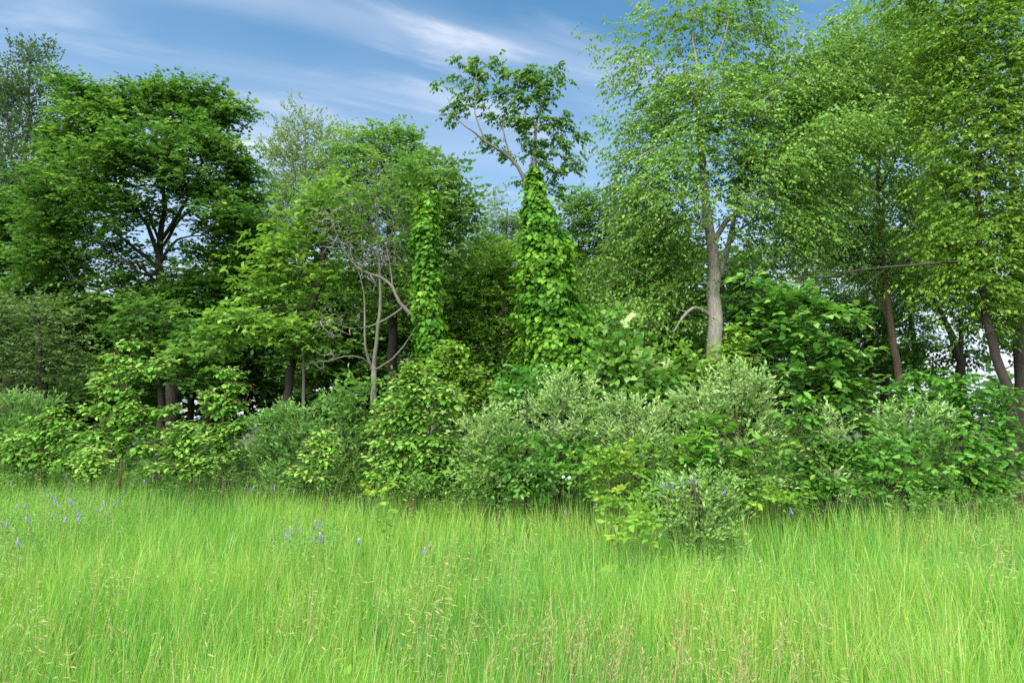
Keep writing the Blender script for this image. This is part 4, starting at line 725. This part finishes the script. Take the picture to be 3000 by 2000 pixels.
shrub('leafy_shrub', 'green shrub hidden behind the biggest red-tipped sapling and under the hanging vine', 10.8, 1275,
      [(1250, 1150, 60, 26), (1310, 1190, 60, 26), (1240, 1230, 60, 26), (1300, 1270, 70, 26), (1250, 1330, 70, 26), (1330, 1340, 60, 26), (1280, 1390, 80, 24)], 'mid', None, **{**PB, 'shp': 'oval', 'size': .10, 'dens': 30, 'tint': .5, 'parts': 0, 'tw': 4})
shrub('leafy_shrub', 'green shrub at the foot of the elm behind the largest silver shrub', 10.6, 2110,
      [(2080, 1170, 60, 24), (2140, 1200, 60, 26), (2070, 1240, 70, 26), (2130, 1270, 70, 26), (2080, 1310, 70, 26), (2200, 1260, 60, 26), (2150, 1350, 80, 26)], 'tier', None, **{**PB, 'shp': 'oval', 'size': .10, 'dens': 32, 'tint': .5, 'parts': 0, 'tw': 4})
shrub('leafy_shrub', 'fresh green shrub in front of the rounded silver shrub with pale sprays', 9.35, 1460,
      [(1420, 1320, 50, 22), (1500, 1300, 40, 20), (1465, 1360, 60, 22), (1400, 1385, 60, 22), (1530, 1370, 50, 22)], 'mid', None, **{**PB, 'shp': 'oval', 'size': .075, 'dens': 40, 'tint': .62, 'parts': 0, 'tw': 4})
shrub('leafy_shrub', 'fresh green shrub hiding the feet of the spreading and the largest silver shrub', 9.0, 1930,
      [(1800, 1340, 50, 22), (1870, 1350, 60, 22), (1940, 1310, 50, 22), (2000, 1300, 50, 22), (1980, 1360, 60, 22), (2250, 1330, 60, 24), (2200, 1380, 70, 22), (2060, 1390, 60, 22)], 'tier', None, **{**PB, 'shp': 'oval', 'size': .08, 'dens': 38, 'tint': .50, 'parts': 0, 'tw': 4})
shrub('leafy_shrub', 'fresh green shrub low in front of the broad silver green shrub', 8.95, 2640,
      [(2590, 1330, 50, 22), (2650, 1290, 50, 22), (2710, 1340, 60, 22), (2560, 1390, 60, 22), (2660, 1390, 60, 20)], 'deep', None, **{**PB, 'shp': 'oval', 'size': .09, 'dens': 34, 'tint': .60, 'parts': 0, 'tw': 4})
shrub('leafy_shrub', 'grape-like shrub of big bright leaves inside the largest silver shrub', 9.0, 2110,
      [(2060, 1290, 50, 26, 0, .8), (2120, 1270, 44, 26, 0, .8), (2030, 1340, 40, 20, 0, .8), (2140, 1330, 50, 22, 0, .7), (1975, 1400, 26, 14), (2090, 1360, 50, 20, 0, .7)], 'deep', None, stems=3, **{**PB, 'size': 0.12, 'dens': 16, 'tint': .62, 'parts': 150, 'habit': 'plate'})
for lab, Y, x, cl, tn in [
    ('deep green shrub bank crowned with layered large leaves below white sky gap', 9.7, 2800,
     [(2680, 1090, 50, 18), (2740, 1105, 60, 20), (2830, 1110, 60, 20), (2900, 1135, 60, 20), (2960, 1150, 60, 22), (2770, 1150, 70, 22), (2860, 1170, 70, 22), (2950, 1200, 70, 24), (2640, 1130, 60, 22), (2700, 1160, 60, 22), (2800, 1210, 70, 22), (2900, 1240, 80, 24), (2990, 1260, 60, 40), (2600, 1170, 60, 24)], .5),
    ('deep green low shrub with drooping lanceolate leaves at the dark meadow edge', 9.0, 2850,
     [(2790, 1260, 60, 20), (2860, 1290, 60, 20), (2940, 1310, 60, 24), (2800, 1320, 60, 20), (2880, 1350, 70, 20), (2830, 1390, 70, 20), (2940, 1390, 60, 24), (2990, 1350, 50, 40), (2770, 1370, 40, 20)], .58),
    ('deep green shrub filling between narrow silver shrub and largest pale shrub', 9.05, 2400,
     [(2320, 1160, 50, 20), (2350, 1220, 60, 22), (2300, 1220, 40, 20), (2380, 1290, 60, 26), (2510, 1290, 60, 26), (2540, 1340, 50, 24), (2350, 1350, 60, 24), (2480, 1330, 60, 24), (2400, 1400, 80, 22)], .55),
    ]:
    shrub('deep_green_shrub', lab, Y, x, cl, 'deep', 'deep green shrubs by the meadow edge', **{**PB, 'shp': 'oval', 'whorl': 8, 'size': 0.14, 'dens': 28, 'tint': tn, 'parts': 260})

def value_noise(x, y, s, seed):
    r = np.random.default_rng(seed); g = r.uniform(0, 1, (128, 128))
    u, v = x / s + 40, y / s + 40; i, j = np.floor(u).astype(int), np.floor(v).astype(int); fu, fv = u - i, v - j
    fu, fv = fu * fu * (3 - 2 * fu), fv * fv * (3 - 2 * fv); i, j = i % 127, j % 127
    return (g[i, j] * (1 - fu) + g[i + 1, j] * fu) * (1 - fv) + (g[i, j + 1] * (1 - fu) + g[i + 1, j + 1] * fu) * fv
# ------------------------------------------------------------------ far wood
def inner_wood():
    for k, (x, Y, top, lab) in enumerate([
        (-420, 27, 800, 'dim tree deep in the wood, outermost beyond the meadow corner'), (-150, 29, 860, 'dim tree deep in the wood behind the corner shade tree'), (110, 27, 900, 'dim tree deep in the wood behind the olive green understory tree'),
        (330, 28, 910, 'dim tree deep in the wood seen under the maple limbs'), (560, 27, 850, 'dim tree deep in the wood right behind the maple trunk'), (790, 29, 800, 'dim tree deep in the wood behind the tiered small tree'),
        (1000, 27, 780, 'dim tree deep in the wood behind the grey twigs'), (1210, 28, 860, 'dim tree deep in the wood behind the hanging vine'), (1440, 27, 840, 'dim tree deep in the wood between the two vines'),
        (1660, 28, 760, 'dim tree deep in the wood behind the vine column'), (1880, 27, 760, 'dim tree deep in the wood between vine column and elm'), (2110, 28, 780, 'dim tree deep in the wood behind the elm trunk'), (2330, 29, 900, 'dim tree deep in the wood behind the broad leaved bush'), (2540, 30, 1040, 'low dim tree far behind the lanky pale stemmed tree')]):
        cl = []
        y = top
        while y < 1225:
            for dx in (-95, 0, 95): cl.append((x + dx + R.normal(0, 18), y + R.normal(0, 14), 75, 42, R.normal(0, .6), .75 if y > top + 60 else .5))
            y += 62
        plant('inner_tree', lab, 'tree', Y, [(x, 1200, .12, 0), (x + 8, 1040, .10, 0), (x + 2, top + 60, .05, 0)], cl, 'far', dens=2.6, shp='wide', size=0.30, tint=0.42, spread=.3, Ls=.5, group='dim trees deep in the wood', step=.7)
def undergrowth():
    pts = []
    for _ in range(1500):
        Y = R.uniform(10.2, 25); x = R.uniform(-1, 1) * (0.8 * Y + 2)
        if Y < edge_depth(x) + 1.3: continue
        h = (0.35 + 1.35 * value_noise(np.array([x]), np.array([Y]), 1.7, 5)[0]) * (1.0 if x < 4 else 0.75)
        for q in range(3): pts.append((x + R.normal(0, .2), Y + R.normal(0, .2), h * R.uniform(.1, 1)))
    T = np.array(pts); ax = T.copy(); ax[:, 1] += 2
    o = leaf_object('undergrowth', spray_frames(T, ax, 2, 6, .4, .12, 'plate', .4, .2), 'wide', LEAF['dark'], None, np.zeros(3)); o['label'] = 'knee to chest high green undergrowth on the wood floor'; o['category'] = 'undergrowth'
def far_wood():
    pts = []
    for x in np.arange(-46, 34, 1.6):
        Y = 36 + R.uniform(-3, 5); h = (9.0 if x < 2 else 7.0 if x < 11 else 4.6) * R.uniform(0.75, 1.15)
        for q in range(9): pts.append((x + R.normal(0, 1), Y + R.normal(0, 1.2), h * R.uniform(0.03, 1)))
    T = np.array(pts); T = np.repeat(T, 7, axis=0) + R.normal(0, 0.8, (len(T) * 7, 3)) * (1, 1, 0.7); T[:, 2] = np.maximum(T[:, 2], .2)
    ax = T.copy(); ax[:, 1] += 3
    fr = spray_frames(T, ax, 2, 6, 0.7, 0.34, 'plate', 0.45, 0.4)
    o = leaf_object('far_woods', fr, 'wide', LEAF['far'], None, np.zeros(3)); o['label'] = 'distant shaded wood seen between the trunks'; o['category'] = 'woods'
inner_wood(); far_wood(); undergrowth()

# ------------------------------------------------------------------ meadow grass
def meadow_points(n, y0, y1, power=0.0):
    Y = R.uniform(0, 1, n) ** (1 + power) * (y1 - y0) + y0
    keep = R.uniform(0, 1, n) < (0.80 * Y + 1.6) / (0.80 * y1 + 1.6)
    Y = Y[keep]; X = R.uniform(-1, 1, len(Y)) * (0.80 * Y + 1.6)
    return X, Y
def blades(X, Y, H, Wd, lean, curve, az, tint):
    n = len(X); t = np.array((0, 0.38, 0.74, 1.0))
    dx, dy = np.cos(az), np.sin(az)
    off = H[:, None] * (lean[:, None] * t + curve[:, None] * t ** 2.4)
    z = H[:, None] * (t - 0.55 * curve[:, None] * t ** 3)
    cx = X[:, None] + dx[:, None] * off; cyy = Y[:, None] + dy[:, None] * off; cz = hill(X, Y)[:, None] - 0.01 + z
    fa = az + R.uniform(-1.3, 1.3, n) + math.pi / 2; wx, wy = np.cos(fa), np.sin(fa)
    ww = Wd[:, None] * np.array((0.8, 1.0, 0.75)) * 0.5
    V = np.zeros((n, 7, 3))
    for k in range(3):
        for s, sg in ((0, -1), (1, 1)):
            V[:, 2 * k + s] = np.stack([cx[:, k] + sg * wx * ww[:, k], cyy[:, k] + sg * wy * ww[:, k], cz[:, k]], 1)
    V[:, 6] = np.stack([cx[:, 3], cyy[:, 3], cz[:, 3]], 1)
    f = np.array([(0, 1, 3), (0, 3, 2), (2, 3, 5), (2, 5, 4), (4, 5, 6)])
    F = (np.arange(n)[:, None, None] * 7 + f[None]).reshape(-1, 3)
    return V.reshape(-1, 3), F, np.repeat(tint, 7)
def meadow():
    Xs, Ys = [], []
    for n, a, b in ((64000, 1.1, 3.2), (84000, 2.8, 5.8), (112000, 5.2, 12.4)):
        x, y = meadow_points(n, a, b); Xs.append(x); Ys.append(y)
    X, Y = np.concatenate(Xs), np.concatenate(Ys)
    # grass grows in tufts
    cell = 0.17
    gi, gj = np.floor(X / cell).astype(int), np.floor(Y / cell).astype(int)
    rt = np.random.default_rng(11); tx, ty, th_, tc_ = rt.uniform(0, 1, (4, 512, 512))
    cx_, cy_ = (gi + tx[gi % 512, gj % 512]) * cell, (gj + ty[gi % 512, gj % 512]) * cell
    tuft = R.uniform(0, 1, len(X)) < 0.72
    X = np.where(tuft, cx_ + R.normal(0, .032, len(X)), X); Y = np.where(tuft, cy_ + R.normal(0, .032, len(X)), Y)
    out_az = np.arctan2(Y - cy_, X - cx_); out_d = np.hypot(X - cx_, Y - cy_); t_h = th_[gi % 512, gj % 512]; t_c = tc_[gi % 512, gj % 512]
    ok = Y < edge_depth(X) + 0.9 + R.normal(0, 0.25, len(X)); X, Y, tuft, out_az, out_d, t_h, t_c = (a[ok] for a in (X, Y, tuft, out_az, out_d, t_h, t_c))
    n = len(X)
    n1, n2, n3 = value_noise(X, Y, 1.1, 1), value_noise(X, Y, 0.33, 2), value_noise(X, Y, 2.3, 3)
    H = (0.56 + 0.16 * (n1 - 0.5) + 0.12 * (n2 - 0.5) + 0.20 * (t_h - 0.5)) * R.uniform(0.55, 1.15, n)
    near_edge = np.clip((Y - edge_depth(X) + 0.9) / 0.9, 0, 1); H *= 1 + 0.10 * near_edge
    Wd = R.uniform(0.0028, 0.0064, n) * (1 + np.clip(Y - 4, 0, 8) * 0.06)
    az = R.normal(0.15, 1.4, n) + 1.8 * (n3 - 0.5) + np.where(R.uniform(0, 1, n) < 0.25, R.uniform(0, 6.28, n), 0)
    az = np.where(tuft, out_az + R.normal(0, .6, n), az); lean = np.abs(R.normal(0.07, 0.08, n)) + np.where(tuft, out_d * 1.0, .03); curve = np.abs(R.normal(0.06, 0.12, n)) + 0.35 * (R.uniform(0, 1, n) < 0.07)
    cool = np.clip((X - 2) / 5, 0, 1) * 0.10
    T = np.clip(0.55 + 0.24 * (n1 - 0.5) + 0.20 * (n3 - 0.5) + 0.30 * (t_c - 0.5) - cool + R.normal(0, 0.20, n), 0, 0.86)
    dry = R.uniform(0, 1, n) < 0.05 + 0.06 * (n2 > 0.70); T = np.where(dry, R.uniform(0.89, 1, n), T)
    V, F, TT = blades(X, Y, H, Wd, lean, curve, az, T); TRIS[0] += len(F)
    o = link('meadow_grass', make_mesh('meadow_grass', V, F, GRASS, TT), None, 'stuff')
    o['label'] = 'tall bright green meadow grass covering the foreground'; o['category'] = 'grass'
    # thatch: short bent dry and dark blades near the soil
    x, y = meadow_points(26000, 0.8, 12); ok = y < edge_depth(x) + 1.2; x, y = x[ok], y[ok]; n = len(x)
    V, F, TT = blades(x, y, R.uniform(0.12, 0.34, n), R.uniform(0.004, 0.008, n), R.uniform(0.1, 0.9, n), R.uniform(0, .6, n), R.uniform(0, 6.28, n), np.where(R.uniform(0, 1, n) < .22, R.uniform(.86, 1, n), R.uniform(0, .6, n)))
    TRIS[0] += len(F)
    o = link('grass_thatch', make_mesh('grass_thatch', V, F, GRASS, TT), None, 'stuff'); o['label'] = 'short bent old grass at the foot of the meadow'; o['category'] = 'grass'
meadow()

def seed_heads():
    """Nodding brome-like heads: a thin culm and slender spikelets on fine stalks."""
    spots = []
    def patch(n, px, py, sx, sy, h0, tn):          # patches are set where the heads stand in the meadow
        for _ in range(n):
            x, y = R.normal(px, sx), R.normal(py, sy)
            v = (1000 - y) / FPX; ang = PITCH + math.atan(v)
            if ang > -0.06: continue
            Y = min((CAMZ - h0 * 0.92) / math.tan(-ang), 13); X = (x - 1500) / FPX * Y
            if Y > edge_depth(X) + 0.6 or Y < 1.2: continue
            spots.append((X, Y, h0 * R.uniform(0.85, 1.08), tn + R.normal(0, 0.12)))
    patch(26, 1290, 1590, 120, 40, .86, .30); patch(22, 1420, 1540, 60, 35, .86, .35); patch(24, 1150, 1690, 120, 50, .84, .3); patch(16, 870, 1680, 60, 60, .84, .35)
    patch(60, 1560, 1860, 170, 70, .76, .78); patch(64, 2060, 1850, 190, 60, .76, .75); patch(40, 1780, 1900, 220, 50, .74, .8); patch(16, 2400, 1800, 160, 70, .8, .6); patch(40, 2860, 1560, 120, 70, .86, .35); patch(26, 2700, 1500, 120, 50, .86, .45)
    patch(24, 60, 1720, 70, 90, .82, .55); patch(20, 300, 1640, 150, 60, .82, .45); patch(18, 2100, 1660, 100, 50, .84, .42); patch(10, 1230, 1800, 60, 50, .8, .35); patch(26, 300, 1830, 300, 80, .78, .5)
    for x0 in range(0, 3000, 22):                  # along the shadowed foot of the shrubs
        Xg = (x0 - 1500) / FPX * 10; Y = edge_depth(Xg) + R.uniform(-.5, .35); spots.append((Xg + R.normal(0, .1), Y, R.uniform(.78, 1.08), R.uniform(.3, .85)))
    for _ in range(60):
        x, y = meadow_points(1, 2.2, 10)
        if len(x) and y[0] < edge_depth(x[0]): spots.append((x[0], y[0], R.uniform(.7, .95), R.uniform(.25, .8)))
    Bx = np.array(spots); n = len(Bx); az = R.normal(0.2, 0.9, n)
    V0, F0, T0 = blades(Bx[:, 0], Bx[:, 1], Bx[:, 2], np.full(n, 0.0036), np.full(n, .08), np.full(n, .10), az, np.clip(Bx[:, 3] * .8, 0, 1))
    P, D, NN, L, T = [], [], [], [], []
    for i in range(n):
        X, Y, h, tn = Bx[i]; d = np.array((math.cos(az[i]), math.sin(az[i]), 0.0)); k = R.integers(11, 20); z0 = hill(X, Y); dense = tn > .62
        for q in range(k):
            t = 0.70 + 0.30 * q / k
            c = np.array((X, Y, z0)) + d * h * (.08 * t + .10 * t ** 2.4) + np.array((0, 0, h * (t - .055 * t ** 3)))
            ph = q * 2.4; s = np.array((math.cos(ph), math.sin(ph), 0.0))
            reach = (0.012 if dense else 0.045) * (1.25 - q / k)
            P.append(c + s * reach + d * reach * .7 + (0, 0, .01)); D.append(s * .55 + d * .5 + np.array((0, 0, .7 if dense else -.15)) + R.normal(0, .2, 3)); NN.append(R.normal(0, 1, 3))
            L.append(R.uniform(.024, .042) if not dense else R.uniform(.018, .028)); T.append(np.clip(tn + R.normal(0, .12), 0, 1))
    V1, F1, T1 = leaf_arrays((np.array(P), np.array(D), np.array(NN), np.array(L), np.array(T)), 'spikelet')
    V = np.concatenate([V0, V1]); F = np.concatenate([F0, F1 + len(V0)]); TRIS[0] += len(F)
    o = link('grass_seed_heads', make_mesh('grass_seed_heads', V, F, SEED, np.concatenate([T0, T1])), None, 'stuff')
    o['label'] = 'straw coloured nodding seed heads above the meadow grass'; o['category'] = 'grass'
seed_heads()

# ------------------------------------------------------------------ vetch, weeds and small flowers in the grass
def meadow_spot(px, py, h):
    ang = PITCH + math.atan((1000 - py) / FPX); Y = (CAMZ - h) / math.tan(-ang); Y = min(Y, 11.5)
    return (px - 1500) / FPX * Y, Y
def leaf_cloud(name, label, cat, spots, mat, shp, size, per, spreadxy, kind='stuff'):
    P = []
    for (x, y, h) in spots: P.append(np.array((x, y, h)) + R.normal(0, 1, (per, 3)) * (spreadxy, spreadxy, spreadxy * .5))
    P = np.concatenate(P); n = len(P); D = unit(R.normal(0, 1, (n, 3)) * (1, 1, .5)); NN = unit(R.normal(0, .6, (n, 3)) + (0, 0, 1))
    o = leaf_object(name, (P, D, NN, size * R.uniform(.6, 1.2, n), np.clip(R.normal(.55, .2, n), 0, 1)), shp, LEAF[mat], None, np.zeros(3), kind)
    o['label'] = label; o['category'] = cat
sp = []
for px, py, sx, sy, n in ((120, 1450, 140, 30, 90), (240, 1490, 120, 40, 90), (60, 1530, 90, 40, 50), (350, 1430, 120, 15, 40), (920, 1570, 50, 20, 24), (1900, 1430, 60, 20, 30), (1130, 1480, 30, 20, 10)):
    for _ in range(n):
        h = R.uniform(.50, .74); x, y = meadow_spot(R.normal(px, sx), R.normal(py, sy), h); sp.append((x, y, h))
leaf_cloud('vetch_foliage', 'tangled fine vetch leaves climbing through the grass', 'ground cover', sp, 'vetchleaf', 'narrow', 0.028, 42, .075)
sp = []
for _ in range(620):
    x = R.uniform(-9, 8.2); Y = edge_depth(x) + R.normal(-.05, .32); clump = value_noise(np.array([x]), np.array([Y]), .7, 9)[0]
    if clump > .42: sp.append((x, Y, R.uniform(.25, .62) + .45 * clump + float(hill(x, Y)) * .6))
leaf_cloud('edge_weeds', 'mixed leafy weeds where the grass meets the shrubs', 'ground cover', sp, 'mid', 'leaflet', 0.06, 26, .085)
def vetch_meshes():
    """One flower spike: a bent stem and two-ranked florets, all hanging to one side."""
    tb = []; pts = np.array([(0, 0, -.5), (.01, 0, -.2), (.02, 0, -.05), (.03, 0, .0), (.046, 0, .055)]); V, F = tube(pts, [.0022, .002, .0018, .0015, .001], 4)
    stem = make_mesh('stem', V, F, BARK['green'], smooth=True)
    P, D, NN, L, T = [], [], [], [], []
    for q in range(16):
        t = q / 15; c = np.array((.028 + .018 * t, 0, -.008 + .062 * t))
        for s in (-1, 1):
            P.append(c); D.append((.75, s * .75, -.55 + .9 * t)); NN.append((.2, s * .3, 1)); L.append(.021 * (1.1 - .5 * t)); T.append(np.clip(.15 + .8 * t * R.uniform(.5, 1.1) + R.normal(0, .12), 0, 1))
    V, F, T = leaf_arrays(tuple(np.array(a, float) for a in (P, D, NN, L, T)), 'diamond')
    return stem, make_mesh('florets', V, F, PURPLE, T)
ORD = ('first second third fourth fifth sixth seventh eighth ninth tenth eleventh twelfth thirteenth fourteenth fifteenth sixteenth seventeenth eighteenth nineteenth twentieth '
       + ' '.join('twenty-' + o for o in 'first second third fourth fifth sixth seventh eighth ninth'.split()) + ' thirtieth ' + ' '.join('thirty-' + o for o in 'first second third fourth fifth'.split())).split()
def vetch():
    stem, flor = vetch_meshes()
    sets = [('purple vetch spike in the far grass flower patch, %s from the left', 'vetch flowers in the far grass patch',
             [(175, 1468), (190, 1475), (215, 1465), (222, 1480), (228, 1455), (250, 1482), (200, 1492), (232, 1500), (98, 1495), (78, 1500), (340, 1490), (357, 1495), (362, 1470), (307, 1515), (325, 1533), (103, 1538), (127, 1540), (55, 1552), (43, 1550), (215, 1537), (190, 1535), (248, 1535), (265, 1520), (153, 1460), (225, 1448), (405, 1442), (447, 1437), (387, 1455), (472, 1434), (100, 1591), (2, 1436), (5, 1455), (50, 1447), (205, 1430)]),
            ('purple vetch spike of the small cluster amid middle grass, %s from the left', 'vetch flowers in the middle grass',
             [(865, 1580), (868, 1595), (882, 1575), (900, 1565), (925, 1558), (948, 1552), (957, 1550), (935, 1588), (955, 1592), (970, 1590), (1058, 1592), (1068, 1592), (1235, 1612), (1275, 1598)]),
            ('purple vetch spike climbing over the small silvery shrub, %s from the left', 'vetch flowers on the small shrub',
             [(1990, 1400), (2012, 1408), (2022, 1412), (2035, 1415), (2000, 1418), (1955, 1425), (1962, 1428), (2118, 1440), (2028, 1395), (1935, 1432)]),
            ('lone purple vetch spike in grass around the small shrub, %s from the left', 'scattered vetch flowers by the shrubs',
             [(2362, 1520), (2310, 1502), (2287, 1508), (1652, 1490), (1660, 1495), (1760, 1405), (1772, 1400), (1893, 1510)]),
            ('pale purple vetch spike at the shadowed grass edge, %s from the left', 'vetch flowers at the far grass edge', [(735, 1450), (745, 1452), (810, 1445), (820, 1448), (670, 1440)])]
    for lab, grp, pts in sets:
        pts = sorted(pts)
        for q, (px, py) in enumerate(pts):
            if 'climbing' in lab: p = at(px, py, 6.9)
            else:
                h = R.uniform(.68, .78); x, y = meadow_spot(px, py, h); p = np.array((x, y, h + hill(x, y)))
            th = thing('vetch_flower', lab % ORD[q], 'flower', p, grp); th.rotation_euler = (R.normal(0, .15), R.normal(0, .15), R.uniform(0, 6.28)); s = R.uniform(.6, .95); th.scale = (s, s, s)
            link('stem', stem, th); link('florets', flor, th)
vetch()
def weed(name, label, px, py, h, n, leaf, mat, shp, levels, group=None, cat='weed', parts=True):
    x, y = meadow_spot(px, py, h); base = np.array((x, y, 0.0)); th = thing(name, label, cat, base, group)
    tb = Tubes(); tb.add([base, base + (.01, 0, h * .5), base + (.0, 0, h)], [.004, .0035, .002], 5); tb.build('stem', BARK['green'], th, base)
    i = np.arange(n); lev = (i % levels) / max(1, levels - 1) if levels > 1 else np.ones(n); ph = i * 2.4 + R.normal(0, .2, n)
    P = base + np.stack([np.cos(ph) * .02, np.sin(ph) * .02, h * (.62 + .38 * lev)], 1)
    D = np.stack([np.cos(ph), np.sin(ph), R.normal(.18, .2, n)], 1); NN = unit(np.array((0, -.25, 1.0)) + R.normal(0, .25, (n, 3)))
    leaf_parts((P, D, NN, leaf * R.uniform(.75, 1.15, n), np.clip(R.normal(.7, .12, n), 0, .95)), shp, LEAF[mat], th, base, 300)
weed('oak_seedling', 'oak seedling with big lobed yellow green leaves standing in grass', 1802, 1580, .62, 9, .17, 'yellow', 'lobed', 2)
weed('broadleaf_weed', 'pale broad-leaved weed in the near grass with pointed leaves', 1052, 1925, .60, 10, .075, 'tier', 'oval', 4)
weed('broadleaf_weed', 'low yellow green weed in far grass before the large sapling', 1140, 1480, .74, 22, .12, 'tier', 'oval', 5)
for lab, px, py, sx, sy, n in [('yellow green bramble clump in the grass left of the small shrub', 1790, 1440, 60, 34, 26), ('yellowish bramble clump low in front of the small shrub', 1850, 1520, 60, 24, 20), ('bright bramble sprays at the foot of the silver shrubs', 1790, 1360, 70, 26, 22), ('yellow green weeds in the grass behind the small shrub', 2270, 1460, 60, 16, 14), ('bright weeds under the largest red-tipped sapling', 1110, 1425, 60, 16, 14)]:
    pts = []
    for _ in range(n):
        q_px, q_py = R.normal(px, sx * .55), R.normal(py, sy * .55); h = R.uniform(.55, .85)
        if q_py < 1400: p = at(q_px, q_py, 8.7); pts.append(tuple(p))
        else:
            x, y = meadow_spot(q_px, q_py, h); pts.append((x, y, h))
    P0 = np.array(pts); base = np.array((P0[:, 0].mean(), P0[:, 1].mean(), 0)); th = thing('bramble', lab, 'weed', base, 'yellow green brambles and weeds')
    fr = spray_frames(P0, np.tile(base, (n, 1)) + (0, .2, 0), 3, 7, .20, .075, 'mix', .55, .03)
    leaf_object('foliage', fr, 'oval', LEAF['yellow'], th, base)
    tb = Tubes()
    for p in P0: tb.add([base * (.3, .3, 0) + p * (.7, .7, 0), p * (1, 1, .6) , p], [.004, .003, .0015], 4)
    tb.build('stems', BARK['green'], th, base, 'stuff')
for q, (px, py) in enumerate([(1650, 1396), (1668, 1398)]):
    p = at(px, py, 8.6); th = thing('daisy', ('left' if q == 0 else 'right') + ' one of two white daisies in grass beneath the silver shrubs', 'flower', p, 'pair of white daisies')
    a = np.arange(14) * 2 * math.pi / 14; z = np.zeros(14)
    leaf_object('petals', (np.stack([np.cos(a) * .005, z, np.sin(a) * .005], 1), np.stack([np.cos(a), z - .15, np.sin(a)], 1), np.tile((0, -1.0, .3), (14, 1)), np.full(14, .017), np.full(14, .5)), 'narrow', WHITE, th, np.zeros(3), None)
    V, F = tube(np.array([(0, .004, 0), (0, -.006, .001)]), [.006, .004], 8); link('eye', make_mesh('eye', V, F, GOLD, np.full(len(V), .5)), th)
    V, F = tube(np.array([(0, .02, -float(p[2])), (0, .02, -.2), (0, .005, 0)]), [.003, .002, .0015], 4); link('stem', make_mesh('stem', V, F, BARK['green']), th)

print('TRIANGLES', TRIS[0], 'OBJECTS', len(SC.objects))
